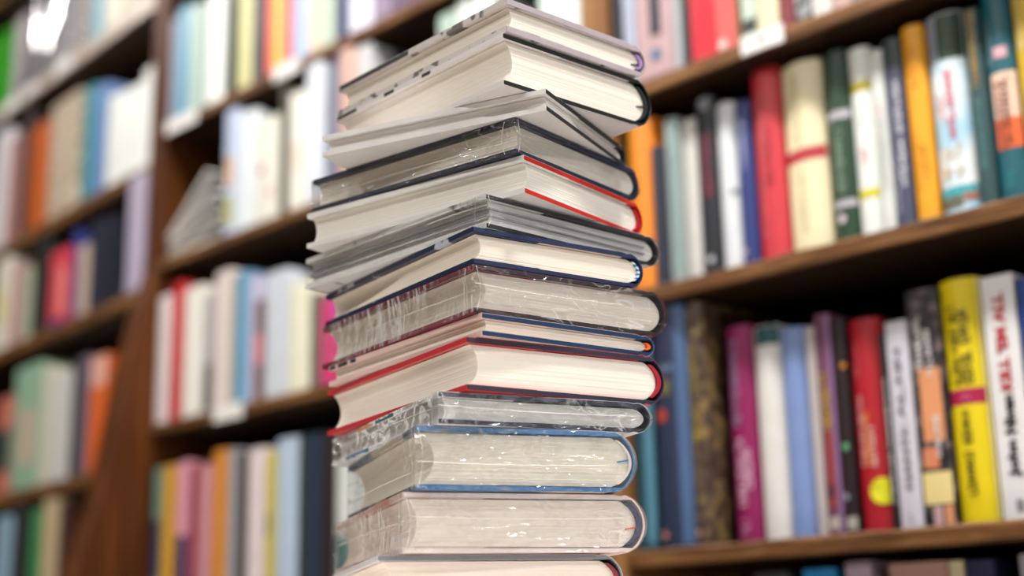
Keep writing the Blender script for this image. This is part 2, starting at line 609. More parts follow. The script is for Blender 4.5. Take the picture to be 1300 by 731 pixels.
tag(link_mesh('side_panel', v, f, M_SHELF_Z, mid), 'brown upright flaring forward towards its base')
# farthest case: local x runs to -1.2, the upright closes its near end
FAR_W = 1.25
SKEW = math.tan(math.radians(3.9))
NOTCH_X = -.0775
for zt in (1.50, 1.1935, .866, .634, .3275, .060, -.24, -.53, -.8):
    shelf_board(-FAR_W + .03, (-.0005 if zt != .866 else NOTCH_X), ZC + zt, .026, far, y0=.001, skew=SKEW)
# the second shelf is notched at its near front corner for a tall book
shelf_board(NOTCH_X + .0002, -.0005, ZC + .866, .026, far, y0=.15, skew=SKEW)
box('side_panel', -FAR_W, -FAR_W + .0295, 0, DEPTH, 0, TOPZ, M_SHELF_Z, far, .002)
box('top_board', -FAR_W, -.019, -.008, DEPTH - .01, TOPZ, TOPZ + .025, M_SHELF, far, .002)
box('back_panel', -FAR_W, -.019, DEPTH - .011, DEPTH, .05, TOPZ, M_BACK, far)
# pale label rail clipped along the farthest case's top visible shelf
M_RAIL = plain('label_rail', '#b9aaa0', 0.35)
box('label_rail', -FAR_W + .03, -.003, -.004, .0005, ZC + 1.1935 - .027, ZC + 1.1935 - .0008, M_RAIL, far)['label'] = 'pale plastic label rail along the shelf edge'

# ------------------------------------------------------------------ shelf books
ROWS = [
 ('R3', 1.1580, 0, "nearest bookcase's lower shelf", 'books on the lower shelf of the nearest bookcase', [
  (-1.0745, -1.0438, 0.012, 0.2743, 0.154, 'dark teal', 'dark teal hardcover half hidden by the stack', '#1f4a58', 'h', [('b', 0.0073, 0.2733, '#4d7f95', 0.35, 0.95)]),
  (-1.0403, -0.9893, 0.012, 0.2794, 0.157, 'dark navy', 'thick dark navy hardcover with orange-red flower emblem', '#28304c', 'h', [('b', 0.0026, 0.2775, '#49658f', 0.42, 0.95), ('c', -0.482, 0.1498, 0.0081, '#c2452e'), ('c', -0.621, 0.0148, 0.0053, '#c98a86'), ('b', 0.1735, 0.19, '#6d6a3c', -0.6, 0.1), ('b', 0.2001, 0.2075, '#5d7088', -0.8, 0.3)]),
  (-0.9886, -0.9656, 0.014, 0.2745, 0.159, 'brown and gold', 'brown hardcover with speckled gold ornament', '#4f4034', 'm1', [('t', 0.1684, 0.2229, '#a08a2a', -0.6, 0.1, 7), ('t', 0.1149, 0.1505, '#b49a28', -0.6, 0.1, 4), ('c', -0.613, 0.0139, 0.0043, '#d39a86')]),
  (-0.9652, -0.9655, 0.05, 0.2695, 0.163, 'dark brown', 'dark brown mottled hardcover standing further back', '#2e1c14', 'm2', [('c', 45.067, 0.1662, 0.0054, '#a2711c')]),
  (-0.9493, -0.9145, 0.034, 0.2417, 0.157, 'magenta', 'magenta hardcover with lilac lettering', '#8c1557', 'h', [('t', 0.1289, 0.2272, '#9a86aa', -0.62, -0.05, 14), ('t', 0.0405, 0.1149, '#dcabc8', -0.5, 0.15, 11), ('t', 0.0593, 0.1026, '#dcabc8', 0.2, 0.55, 7), ('t', 0.0081, 0.0268, '#c586ab', -0.35, 0.2, 4)]),
  (-0.9124, -0.8777, 0.034, 0.2352, 0.163, 'white and teal', 'white hardcover with dark teal top', '#dcd9d6', 'h', [('b', 0.2138, 0.2342, '#0c4a50', -0.75, 0.98)]),
  (-0.8767, -0.8441, 0.034, 0.2274, 0.136, 'light blue', 'plain light blue hardcover', '#7b92c6', 'h', []),
  (-0.8412, -0.8296, 0.034, 0.2239, 0.149, 'thin grey', 'thin pinkish grey paperback', '#b9b0b0', 'p', []),
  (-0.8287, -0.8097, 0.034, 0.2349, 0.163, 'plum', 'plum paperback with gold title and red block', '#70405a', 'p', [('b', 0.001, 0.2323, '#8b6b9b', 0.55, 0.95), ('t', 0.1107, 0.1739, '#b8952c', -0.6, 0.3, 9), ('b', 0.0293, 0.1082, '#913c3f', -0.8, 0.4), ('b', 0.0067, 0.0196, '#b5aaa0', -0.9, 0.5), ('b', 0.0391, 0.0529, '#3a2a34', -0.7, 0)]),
  (-0.8078, -0.7929, 0.034, 0.2254, 0.154, 'black and maroon', 'black and maroon paperback with small bright dots', '#241318', 'p', [('c', 0.595, 0.1752, 0.0033, '#c27a24'), ('c', -0.046, 0.0903, 0.0041, '#5f9a72'), ('c', -0.666, 0.039, 0.0041, '#8a93a0'), ('b', 0.0053, 0.0181, '#aaa49c', -0.9, 0.9)]),
  (-0.791, -0.7538, 0.034, 0.2213, 0.162, 'red stickered', 'red hardcover with round yellow sticker', '#ab1424', 'h', [('t', 0.0669, 0.1419, '#dca0a0', -0.62, -0.3, 12), ('t', 0.0686, 0.1254, '#e08a20', -0.25, 0.05, 9), ('t', 0.0669, 0.1091, '#e6c4c0', 0.1, 0.35, 7), ('t', 0.1584, 0.2002, '#c95a64', -0.6, -0.35, 6), ('c', 0.566, 0.0413, 0.0136, '#dcd820')]),
  (-0.7529, -0.7458, 0.034, 0.2004, 0.138, 'thin black', 'thin black paperback with tiny white print', '#151518', 'p', [('t', 0.0266, 0.155, '#c9c9c9', -0.3, 0.5, 26)]),
  (-0.7449, -0.7196, 0.034, 0.2116, 0.149, 'pale lilac', 'pale lilac paperback with spaced grey capitals', '#cdcad6', 'p', [('t', 0.1121, 0.1851, '#6d6a78', -0.3, 0.25, 4), ('t', 0.0408, 0.1081, '#5f5c6c', -0.2, 0.35, 5), ('t', 0.0081, 0.0159, '#9a97a4', -0.2, 0.1, 1)]),
  (-0.7188, -0.6841, 0.034, 0.2389, 0.142, 'collage', 'dark collage-cover paperback with cream label', '#2f2a2c', 'm3', [('b', 0.0845, 0.1575, '#dc9464', -0.55, 0.8), ('b', 0.058, 0.0783, '#d3825c', -0.7, 0.3), ('b', 0.0226, 0.0541, '#e6d28e', -0.9, 0.95), ('b', 0.0012, 0.021, '#c9a2a4', -0.35, 0.2), ('b', 0.0012, 0.021, '#d8946c', 0.35, 0.9), ('t', 0.1559, 0.2126, '#dcd6d6', -0.55, -0.2, 9), ('t', 0.1479, 0.1963, '#dcd6d6', 0.1, 0.4, 7), ('t', 0.0689, 0.1121, '#dcd6d6', 0.2, 0.5, 6)]),
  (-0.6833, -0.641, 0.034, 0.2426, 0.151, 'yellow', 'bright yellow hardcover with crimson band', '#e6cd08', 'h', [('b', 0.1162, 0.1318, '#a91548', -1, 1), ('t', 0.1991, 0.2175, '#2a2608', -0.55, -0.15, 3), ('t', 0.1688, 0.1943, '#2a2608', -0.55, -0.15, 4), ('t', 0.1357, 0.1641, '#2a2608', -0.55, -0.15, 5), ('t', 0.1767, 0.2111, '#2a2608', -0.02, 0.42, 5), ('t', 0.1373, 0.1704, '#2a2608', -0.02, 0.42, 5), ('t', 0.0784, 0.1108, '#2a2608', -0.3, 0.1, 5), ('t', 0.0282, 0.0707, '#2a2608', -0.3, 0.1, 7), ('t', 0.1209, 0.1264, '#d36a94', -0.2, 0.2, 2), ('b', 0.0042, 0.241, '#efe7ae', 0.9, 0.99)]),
  (-0.6363, -0.6021, 0.034, 0.2372, 0.152, 'white', 'white paperback with red and black block capitals', '#e3e1e2', 'p', [('s', "KILL 'EM ALL", 0.1234, 0.2197, '#b3202e', -0.36, 0.36), ('s', 'Niven', 0.0817, 0.1196, '#151515', -0.36, 0.36), ('s', 'John', 0.0406, 0.0764, '#151515', -0.36, 0.42), ('b', 0.009, 0.02, '#8a8a8c', -0.15, 0.3)]),
  (-0.5998, -0.5773, 0.034, 0.2294, 0.135, 'deep blue', 'deep blue paperback at the cropped end', '#1f3f86', 'p', []),
 ]),
 ('R2', 1.4590, 0, "nearest bookcase's middle shelf", 'books on the middle shelf of the nearest bookcase', [
  (-1.0605, -1.0251, 0.008, 0.2158, 0.142, 'orange', 'bright orange hardcover half hidden by the stack', '#f08a24', 'h', [('b', 0.0127, 0.2138, '#d3a41c', -0.95, -0.55)]),
  (-1.0247, -1.0092, 0.012, 0.1742, 0.143, 'dark slate', 'short dark slate paperback', '#2b2e3f', 'p', []),
  (-1.0088, -0.9908, 0.02, 0.2065, 0.162, 'grey-green', 'grey-green paperback with teal stripe', '#a4afac', 'p', [('b', 0.0109, 0.2044, '#5f929a', 0.15, 0.65)]),
  (-0.9904, -0.9696, 0.03, 0.2013, 0.158, 'off-white', 'plain off-white paperback', '#d3d0cc', 'p', []),
  (-0.9673, -0.9425, 0.03, 0.2219, 0.14, 'charcoal', 'charcoal paperback with maroon lettering', '#23262f', 'p', [('t', 0.0984, 0.1763, '#8a3345', -0.4, 0.4, 9), ('c', -0.133, 0.0232, 0.0045, '#c9c9cf'), ('b', 0.2059, 0.2209, '#8f9299', -0.6, 0.5)]),
  (-0.9413, -0.9148, 0.03, 0.2069, 0.159, 'white', 'white hardcover with small dark blot', '#dfe3e6', 'h', [('c', 0.696, 0.0966, 0.0045, '#8d929c')]),
  (-0.9137, -0.8922, 0.03, 0.2014, 0.139, 'royal blue', 'royal blue hardcover with pale lettering', '#27357a', 'h', [('t', 0.1187, 0.181, '#a9b4d8', -0.2, 0.35, 11), ('c', -0.528, 0.0223, 0.0035, '#d9c4d4')]),
  (-0.8911, -0.8523, 0.03, 0.2326, 0.154, 'red', 'tall red hardcover with faint pink print', '#cf3640', 'h', [('t', 0.1246, 0.2103, '#e07c80', -0.45, -0.1, 14), ('t', 0.0919, 0.1624, '#a02834', 0.0, 0.3, 10), ('t', 0.032, 0.1199, '#dd7278', -0.5, -0.2, 15)]),
  (-0.8493, -0.7972, 0.03, 0.2248, 0.139, 'cream', 'thick cream hardcover with thin red band', '#f0e4bc', 'h', [('b', 0.108, 0.1227, '#b7303c', -1, 1), ('t', 0.1301, 0.2096, '#d3c9a2', -0.35, -0.1, 16), ('t', 0.0301, 0.1007, '#ddd3ac', -0.3, -0.05, 14)]),
  (-0.7923, -0.7627, 0.03, 0.2222, 0.135, 'dark green', 'dark green hardcover with two silver bands', '#1e4029', 'h', [('b', 0.1438, 0.1529, '#bcb7c2', -1, 1), ('b', 0.0434, 0.0513, '#bcb7c2', -1, 1), ('c', -0.232, 0.031, 0.005, '#dccfd6'), ('t', 0.0593, 0.1356, '#7f9a84', -0.3, 0.25, 12), ('t', 0.1676, 0.2017, '#5a7360', -0.2, 0.1, 5)]),
  (-0.7608, -0.7347, 0.03, 0.2171, 0.161, 'white and lemon', 'white hardcover with lemon yellow bands', '#eceeea', 'h', [('b', 0.1668, 0.1777, '#b9aa1c', -0.98, 0.98), ('b', 0.0467, 0.0563, '#d9d02c', -0.98, 0.98), ('t', 0.0862, 0.1039, '#e3a4ac', -0.3, 0.2, 3), ('t', 0.1227, 0.1541, '#bcd8c8', -0.2, 0.1, 6)]),
  (-0.7329, -0.7175, 0.03, 0.2069, 0.141, 'pale grey', 'thin pale grey paperback with grey print', '#dcdfdb', 'p', [('t', 0.0507, 0.1296, '#a9aeac', -0.35, 0.3, 18), ('t', 0.1313, 0.1492, '#d9a4aa', -0.2, 0.2, 3)]),
  (-0.7157, -0.6969, 0.03, 0.2134, 0.141, 'slate blue', 'slate blue paperback with large white lettering', '#484b66', 'p', [('t', 0.1083, 0.1648, '#e6e6ee', -0.02, 0.55, 8), ('t', 0.0494, 0.1031, '#e6e6ee', 0.02, 0.6, 7), ('t', 0.0203, 0.0804, '#b9bccb', -0.75, -0.4, 12), ('b', 0.1827, 0.2116, '#26382c', -0.95, 0.95)]),
  (-0.6952, -0.6699, 0.03, 0.2207, 0.164, 'amber', 'amber yellow hardcover with faint brown print', '#f2a81c', 'h', [('t', 0.0536, 0.0895, '#b07a10', 0.1, 0.45, 6), ('t', 0.1522, 0.1965, '#d98f14', -0.2, 0.2, 9), ('t', 0.04, 0.0999, '#dc9618', -0.5, -0.3, 14)]),
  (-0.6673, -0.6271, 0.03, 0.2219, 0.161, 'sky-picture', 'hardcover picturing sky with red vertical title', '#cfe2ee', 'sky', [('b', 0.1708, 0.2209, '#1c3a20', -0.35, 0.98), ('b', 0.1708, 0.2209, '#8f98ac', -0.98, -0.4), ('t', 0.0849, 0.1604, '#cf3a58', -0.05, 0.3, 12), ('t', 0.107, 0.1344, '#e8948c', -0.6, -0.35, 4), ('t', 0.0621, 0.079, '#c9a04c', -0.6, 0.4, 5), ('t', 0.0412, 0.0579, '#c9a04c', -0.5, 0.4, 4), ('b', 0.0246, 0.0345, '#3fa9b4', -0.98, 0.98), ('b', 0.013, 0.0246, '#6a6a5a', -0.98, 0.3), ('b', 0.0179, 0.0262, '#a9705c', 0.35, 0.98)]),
  (-0.6246, -0.6059, 0.03, 0.2159, 0.144, 'dark spruce', 'dark spruce green hardcover with gold lettering', '#2b4c4f', 'h', [('t', 0.1298, 0.2142, '#a8863a', -0.35, 0.4, 11), ('t', 0.0429, 0.1197, '#4f8a8a', -0.2, 0.3, 16)]),
  (-0.6043, -0.5744, 0.03, 0.2276, 0.164, 'petrol', 'petrol blue hardcover with cream and orange title patch', '#0c5c6a', 'h', [('b', 0.0886, 0.1387, '#efc9b2', -0.75, 0.98), ('b', 0.059, 0.0903, '#ee6a34', -0.75, 0.98), ('t', 0.0606, 0.132, '#8a4034', -0.45, -0.15, 12), ('t', 0.0639, 0.1353, '#5f3028', 0, 0.4, 10), ('b', 0.1539, 0.1657, '#d9a9b4', -0.3, 0.6), ('t', 0.1488, 0.1999, '#7f9aa4', -0.75, -0.45, 9), ('t', 0.0168, 0.0346, '#2f8a94', -0.2, 0.2, 4)]),
  (-0.572, -0.5483, 0.03, 0.2281, 0.151, 'mustard', 'mustard yellow hardcover at the cropped end', '#d3ae10', 'h', [('t', 0.1561, 0.2153, '#e3d6a4', -0.6, -0.2, 9)]),
 ]),
 ('R1', 1.7160, 0, "nearest bookcase's top shelf", 'books on the top shelf of the nearest bookcase', [
  (-1.0696, -1.0581, 0.005, 0.205, 0.155, 'thin dark', 'thin dark grey paperback beside the upright', '#2c2b33', 'p', []),
  (-1.0568, -1.0353, 0.005, 0.215, 0.141, 'lilac-grey', 'lilac-grey hardcover', '#aab2c8', 'h', []),
  (-1.0328, -0.9769, 0.005, 0.222, 0.163, 'dusty pink', 'dusty pink hardcover with navy picture block', '#bd9da0', 'p', [('b', 0.0529, 0.1641, '#1f2638', -0.2, 0.4), ('c', 0.079, 0.0282, 0.0076, '#2c6c90')]),
  (-0.9757, -0.9627, 0.005, 0.21, 0.156, 'grey', 'thin grey paperback', '#a9adb2', 'p', []),
  (-0.9615, -0.9511, 0.005, 0.2, 0.164, 'black', 'thin black hardcover', '#26272c', 'p', []),
  (-0.9499, -0.9146, 0.005, 0.218, 0.162, 'scarlet', 'plain scarlet hardcover', '#d11e30', 'p', []),
  (-0.9135, -0.8847, 0.005, 0.214, 0.144, 'coral', 'coral hardcover with pale emblem at its foot', '#e0605c', 'p', [('c', -0.324, 0.0084, 0.0064, '#eed0cc')]),
  (-0.8837, -0.8782, 0.005, 0.2, 0.146, 'olive brown', 'very thin olive brown paperback', '#7c5c3a', 'p', []),
  (-0.8761, -0.8557, 0.005, 0.21, 0.14, 'mint', 'mint paperback with dark foot', '#c6d8c6', 'p', [('b', 0.01, 0.0275, '#35373a', -0.95, 0.95)]),
  (-0.8536, -0.8264, 0.005, 0.205, 0.139, 'pale cream', 'pale cream paperback above the white tag', '#eedeba', 'p', []),
  (-0.8244, -0.806, 0.005, 0.212, 0.137, 'maroon', 'maroon paperback', '#81303a', 'p', []),
  (-0.804, -0.785, 0.005, 0.216, 0.144, 'patterned grey', 'grey paperback with black and white pattern', '#8f9296', 'm4', []),
  (-0.7821, -0.7577, 0.005, 0.2, 0.153, 'ivory', 'ivory paperback', '#dedbd4', 'p', []),
  (-0.7557, -0.7329, 0.005, 0.21, 0.135, 'pinkish', 'pinkish hardcover cropped by the frame', '#c9a8a4', 'p', []),
  (-0.7311, -0.7088, 0.005, 0.21, 0.155, 'steel', 'steel grey hardcover cropped by the frame', '#7d8794', 'p', []),
 ]),
 ('R4', 0.8700, 0, "nearest bookcase's lowest visible shelf", 'books on the lowest visible shelf of the nearest bookcase', [
  (-0.9201, -0.8749, 0.022, 0.2546, 0.145, 'soot', 'soot grey book barely peeking above the frame edge', '#3a3a3e', 'p', []),
  (-0.8574, -0.8175, 0.022, 0.2554, 0.144, 'bright blue', 'bright blue book peeking above the frame edge', '#1f86c4', 'p', []),
  (-0.8064, -0.7765, 0.022, 0.26, 0.16, 'faded lilac', 'faded lilac book peeking above the frame edge', '#b5a0b4', 'p', []),
  (-0.7561, -0.6933, 0.022, 0.2554, 0.149, 'tan-pink', 'wide tan-pink book peeking above the frame edge', '#b98f84', 'p', []),
  (-0.6917, -0.6762, 0.022, 0.2546, 0.144, 'buttery', 'buttery thin book peeking above the frame edge', '#d6c8a0', 'p', []),
  (-0.6746, -0.6452, 0.022, 0.254, 0.149, 'midnight', 'midnight blue book peeking above the frame edge', '#22244c', 'p', []),
  (-0.6205, -0.5971, 0.022, 0.2574, 0.156, 'silver', 'silver grey book peeking above the frame edge', '#a9a9ae', 'p', []),
 ]),
 ('M1', 1.9710, 0, "middle bookcase's top shelf", 'books on the top shelf of the middle bookcase', [
  (-2.1155, -2.0993, 0.003, 0.2, 0.137, 'mauve-grey', 'thin mauve-grey book', '#9b98aa', 'p', []),
  (-2.0967, -2.0595, 0.003, 0.215, 0.164, 'blue', 'blue hardcover', '#5f98b5', 'p', []),
  (-2.0569, -2.0181, 0.003, 0.205, 0.136, 'sage', 'sage grey paperback', '#aabfb9', 'p', []),
  (-2.0105, -1.9432, 0.003, 0.218, 0.157, 'bright white', 'bright white hardcover', '#f2f4f0', 'h', []),
  (-1.9407, -1.9189, 0.003, 0.2, 0.16, 'blackish', 'thin blackish paperback', '#26302d', 'p', []),
  (-1.9141, -1.8646, 0.003, 0.21, 0.136, 'pale olive', 'pale olive yellow hardcover', '#d2ce9a', 'h', []),
  (-1.86, -1.8234, 0.003, 0.2, 0.159, 'dark plum', 'dark plum paperback', '#36303c', 'p', []),
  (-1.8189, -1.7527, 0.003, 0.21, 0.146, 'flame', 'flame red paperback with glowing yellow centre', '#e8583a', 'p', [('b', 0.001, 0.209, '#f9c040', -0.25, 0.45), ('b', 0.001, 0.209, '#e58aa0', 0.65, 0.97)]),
  (-1.7441, -1.7081, 0.003, 0.205, 0.152, 'powder blue', 'powder blue paperback', '#aabfe0', 'p', []),
  (-1.706, -1.673, 0.003, 0.2, 0.135, 'beige pink', 'beige pink paperback', '#ddcab8', 'p', []),
  (-1.6709, -1.6346, 0.003, 0.21, 0.136, 'pale green', 'pale green paperback', '#b7c8b6', 'p', []),
  (-1.6327, -1.6168, 0.003, 0.2, 0.14, 'navy', 'thin navy paperback', '#2f3663', 'p', []),
  (-1.6129, -1.5459, 0.003, 0.215, 0.164, 'white lilac', 'white lilac hardcover', '#dcdef2', 'h', []),
  (-1.5422, -1.4982, 0.003, 0.2, 0.141, 'greyish violet', 'greyish violet hardcover', '#8c7c94', 'p', []),
 ]),
 ('M2', 1.7225, 0, "middle bookcase's second shelf", 'books on the second shelf of the middle bookcase', [
  (-1.9302, -1.895, 0.003, 0.2181, 0.158, 'pale blue', 'pale blue paperback with orange and lime pictures', '#bccae6', 'p', [('b', 0.0832, 0.1328, '#e0b078', -0.7, 0.5), ('b', 0.0151, 0.0667, '#b4b45c', -0.8, 0.6)]),
  (-1.8927, -1.8425, 0.003, 0.2007, 0.163, 'frost', 'frost white hardcover', '#e0e9ee', 'p', []),
  (-1.8381, -1.7767, 0.003, 0.1722, 0.163, 'cream', 'cream paperback with a red dot', '#e6e4d9', 'p', [('c', -0.468, 0.086, 0.0076, '#c8485c'), ('c', 0.367, 0.0448, 0.0076, '#dca49c')]),
  (-1.7724, -1.7533, 0.003, 0.2214, 0.145, 'dark olive', 'tall dark olive book', '#4b473b', 'p', []),
  (-1.749, -1.7075, 0.003, 0.1932, 0.146, 'warm white', 'warm white paperback', '#eae8df', 'p', [('b', 0.0641, 0.1098, '#e6d0bc', -0.5, 0.3)]),
  (-1.7034, -1.6611, 0.003, 0.2282, 0.151, 'tall white', 'tall blue-white hardcover', '#e0e7f2', 'p', []),
  (-1.6571, -1.6316, 0.003, 0.2121, 0.158, 'slate', 'slate lilac paperback', '#7f8698', 'p', []),
  (-1.6296, -1.6161, 0.003, 0.2353, 0.138, 'dull pink', 'thin dull pink paperback', '#8d7882', 'p', []),
  (-1.6157, -1.5872, 0.003, 0.2334, 0.157, 'peach', 'peach paperback', '#dbb2a2', 'p', []),
  (-1.5796, -1.5475, 0.003, 0.2183, 0.159, 'light grey', 'light grey paperback beside the stack', '#cacaca', 'p', []),
  (-1.5471, -1.5488, 0.05, 0.2219, 0.161, 'dim grey', 'dim grey book in shade beside the stack', '#605d64', 'p', []),
  (-1.3934, -1.3586, 0.003, 0.205, 0.136, 'grey-green', 'grey-green book behind the stack top', '#a9bfb3', 'p', []),
  (-1.3553, -1.3215, 0.003, 0.21, 0.163, 'celadon', 'celadon book behind the stack top', '#cfdad2', 'p', []),
  (-1.3182, -1.2823, 0.003, 0.214, 0.138, 'snow', 'snow white book behind the stack top', '#dde5e0', 'p', []),
  (-1.1957, -1.1631, 0.003, 0.21, 0.145, 'minty white', 'minty white book rising over the stack', '#cfe0da', 'p', []),
  (-1.1603, -1.1215, 0.003, 0.214, 0.153, 'chalk', 'chalk white book beside the tan upright', '#e0e6e8', 'p', []),
 ]),
 ('M3', 1.4340, 0, "middle bookcase's third shelf", 'books on the third shelf of the middle bookcase', [
  (-2.1199, -2.0818, 0.003, 0.2209, 0.163, 'blush white', 'blush white paperback', '#e6dada', 'p', []),
  (-2.0768, -2.0421, 0.003, 0.2351, 0.145, 'red', 'slim red hardcover', '#c52c30', 'p', []),
  (-2.0372, -1.9795, 0.003, 0.2181, 0.163, 'chalky cream', 'chalky cream paperback', '#ebe9e1', 'p', []),
  (-1.9771, -1.9491, 0.003, 0.1985, 0.151, 'grey', 'grey paperback with black lower half', '#aba8a9', 'p', [('b', 0.0041, 0.0793, '#3a3638', -0.5, 0.9)]),
  (-1.9445, -1.8989, 0.003, 0.2277, 0.144, 'rosy cream', 'rosy cream hardcover', '#e0d2cd', 'p', []),
  (-1.8967, -1.8878, 0.003, 0.2137, 0.145, 'khaki', 'very thin khaki booklet', '#a09a84', 'p', []),
  (-1.8855, -1.8503, 0.003, 0.2153, 0.14, 'sky blue', 'sky blue hardcover', '#6da0c2', 'p', []),
  (-1.846, -1.833, 0.003, 0.203, 0.137, 'pale violet', 'thin pale violet booklet', '#c4c1da', 'p', []),
  (-1.8309, -1.8096, 0.003, 0.1593, 0.139, 'brown', 'brown paperback with pink patch', '#70504a', 'p', [('b', 0.057, 0.1035, '#d47a80', -0.9, 0.9)]),
  (-1.8032, -1.7453, 0.003, 0.1974, 0.156, 'ice grey', 'wide ice grey hardcover', '#cbd2de', 'p', []),
  (-1.7412, -1.6895, 0.003, 0.1679, 0.165, 'ivory', 'ivory hardcover', '#e9e7d0', 'p', []),
  (-1.6856, -1.6643, 0.003, 0.1428, 0.14, 'taupe', 'taupe paperback', '#706862', 'p', []),
  (-1.6605, -1.619, 0.003, 0.1275, 0.136, 'pink', 'hot pink book touching the stack outline', '#d33c78', 'p', [('b', 0.0666, 0.1263, '#a45ab0', 0.5, 0.97)]),
 ]),
 ('M4', 1.1440, 0, "middle bookcase's bottom shelf", 'books on the bottom shelf of the middle bookcase', [
  (-2.1129, -2.0882, 0.003, 0.214, 0.165, 'sea green', 'sea green paperback with navy foot', '#5f8d84', 'p', [('b', 0.0322, 0.128, '#1f2c58', -0.95, 0.95)]),
  (-2.0857, -2.047, 0.003, 0.2144, 0.151, 'ochre', 'ochre yellow hardcover', '#d39e34', 'p', []),
  (-2.0423, -2.0046, 0.003, 0.2163, 0.147, 'pink', 'pink paperback with navy lower third', '#dc9cae', 'p', [('b', 0.0161, 0.0969, '#3a3560', -0.95, 0.95)]),
  (-1.9999, -1.9814, 0.003, 0.2078, 0.142, 'dark red', 'thin dark red book', '#8f2030', 'p', []),
  (-1.9768, -1.9406, 0.003, 0.2044, 0.153, 'rose', 'rose grey paperback', '#c98d98', 'p', []),
  (-1.9362, -1.8965, 0.003, 0.2237, 0.16, 'orange', 'orange ochre hardcover', '#d48a38', 'p', []),
  (-1.8943, -1.8684, 0.003, 0.221, 0.149, 'silver', 'silver grey book', '#9c9ca2', 'p', []),
  (-1.8663, -1.8409, 0.003, 0.213, 0.148, 'black', 'black paperback', '#3a3736', 'p', []),
  (-1.8388, -1.7954, 0.003, 0.215, 0.137, 'pale rose', 'pale rose white hardcover', '#e2d3d6', 'p', []),
  (-1.7913, -1.7671, 0.003, 0.2071, 0.162, 'lime', 'lime yellow paperback', '#c8b956', 'p', [('b', 0.0799, 0.1149, '#56601c', -0.9, 0.0)]),
  (-1.7631, -1.7121, 0.003, 0.2214, 0.136, 'light blue', 'tall light blue hardcover', '#b6c9de', 'p', []),
  (-1.7083, -1.6892, 0.003, 0.2203, 0.15, 'graphite', 'thin graphite book', '#34373b', 'p', []),
  (-1.6873, -1.6572, 0.003, 0.2206, 0.16, 'ink blue', 'ink blue book', '#22364a', 'p', []),
  (-1.6554, -1.6224, 0.003, 0.2189, 0.139, 'black-brown', 'black-brown book', '#2c2224', 'p', []),
  (-1.6188, -1.5848, 0.003, 0.1727, 0.157, 'whitish', 'whitish book with teal foot against the stack', '#d5dad8', 'p', [('b', 0.0025, 0.0675, '#1f6a6a', -0.9, 0.9)]),
 ]),
 ('L0', 2.2435, 1, "farthest bookcase's top shelf", 'books on the top shelf of the farthest bookcase', [
  (-0.9174, -0.7722, 0.028, 0.2403, 0.163, 'green', 'vivid green book', '#2f8f1a', 'p', []),
  (-0.7578, -0.6826, 0.028, 0.2304, 0.154, 'grey-white', 'grey-white book', '#b7b0b3', 'p', []),
  (-0.6642, -0.6146, 0.028, 0.235, 0.159, 'ashen', 'ashen spine first of five in film', '#a9a6ae', 'F', []),
  (-0.6057, -0.5575, 0.028, 0.235, 0.138, 'misty', 'misty grey spine second of five in film', '#b0adb4', 'f', []),
  (-0.5489, -0.5021, 0.028, 0.235, 0.148, 'pearl', 'pearl grey spine third of five in film', '#bcb9c0', 'F', []),
  (-0.4937, -0.4483, 0.028, 0.235, 0.139, 'smoke', 'smoke grey spine fourth of five in film', '#b3b1b7', 'f', []),
  (-0.4402, -0.3961, 0.028, 0.235, 0.16, 'dove', 'dove grey spine last of five in film', '#c2bfc5', 'f', []),
  (-0.3951, -0.3675, 0.028, 0.22, 0.144, 'brown', 'thin brown book', '#8d6c50', 'p', []),
  (-0.3619, -0.2929, 0.028, 0.23, 0.149, 'light blue', 'light blue book', '#7faaba', 'p', []),
  (-0.2854, -0.212, 0.028, 0.21, 0.165, 'creamy white', 'creamy white book', '#dbd5c6', 'p', []),
  (-0.2067, -0.1399, 0.028, 0.22, 0.161, 'beige', 'beige book', '#bbb5a2', 'p', []),
  (-0.1343, -0.0702, 0.028, 0.21, 0.164, 'taupe', 'taupe book beside the upright', '#a29a8c', 'p', []),
 ]),
 ('L1', 1.9160, 1, "farthest bookcase's second shelf", 'books on the second shelf of the farthest bookcase', [
  (-0.7624, -0.6831, 0.005, 0.2752, 0.149, 'lilac white', 'lilac white book', '#d5d2d8', 'p', []),
  (-0.6786, -0.6158, 0.005, 0.2363, 0.15, 'rose brown', 'rose brown book', '#a3726e', 'p', []),
  (-0.607, -0.5678, 0.005, 0.2816, 0.157, 'dark', 'narrow dark book', '#3b3131', 'p', []),
  (-0.5593, -0.4796, 0.005, 0.2287, 0.149, 'rust orange', 'rust orange book', '#bd5a20', 'p', []),
  (-0.4633, -0.3225, 0.005, 0.247, 0.144, 'speckled beige', 'wide speckled beige book', '#bcac98', 'm5', []),
  (-0.3, -0.256, 0.005, 0.2356, 0.147, 'teal', 'teal book', '#3a8c98', 'p', []),
  (-0.2524, -0.1991, 0.005, 0.2219, 0.139, 'cornflower', 'cornflower blue book', '#6a87ba', 'p', []),
  (-0.1921, -0.161, 0.005, 0.1831, 0.146, 'first white', 'white series spine beside the cornflower book', '#e6eae6', 'p', []),
  (-0.1575, -0.1304, 0.005, 0.1792, 0.165, 'second white', 'second spine of the white series', '#e8ebe8', 'p', []),
  (-0.1271, -0.1004, 0.005, 0.1758, 0.164, 'third white', 'third spine of the white series', '#eaeeea', 'p', []),
  (-0.0971, -0.0742, 0.005, 0.1731, 0.154, 'fourth white', 'fourth spine of the white series', '#e7ebe9', 'p', []),
  (-0.071, -0.0484, 0.005, 0.1725, 0.15, 'fifth white', 'fifth spine of the white series', '#eceeeb', 'p', []),
  (-0.0452, -0.0199, 0.005, 0.1902, 0.145, 'sixth white', 'taller white spine ending the series', '#ecefed', 'p', []),
  (-0.0167, -0.0115, 0.005, 0.1933, 0.138, 'seventh white', 'tallest white spine beside the upright', '#eaecea', 'p', []),
 ]),
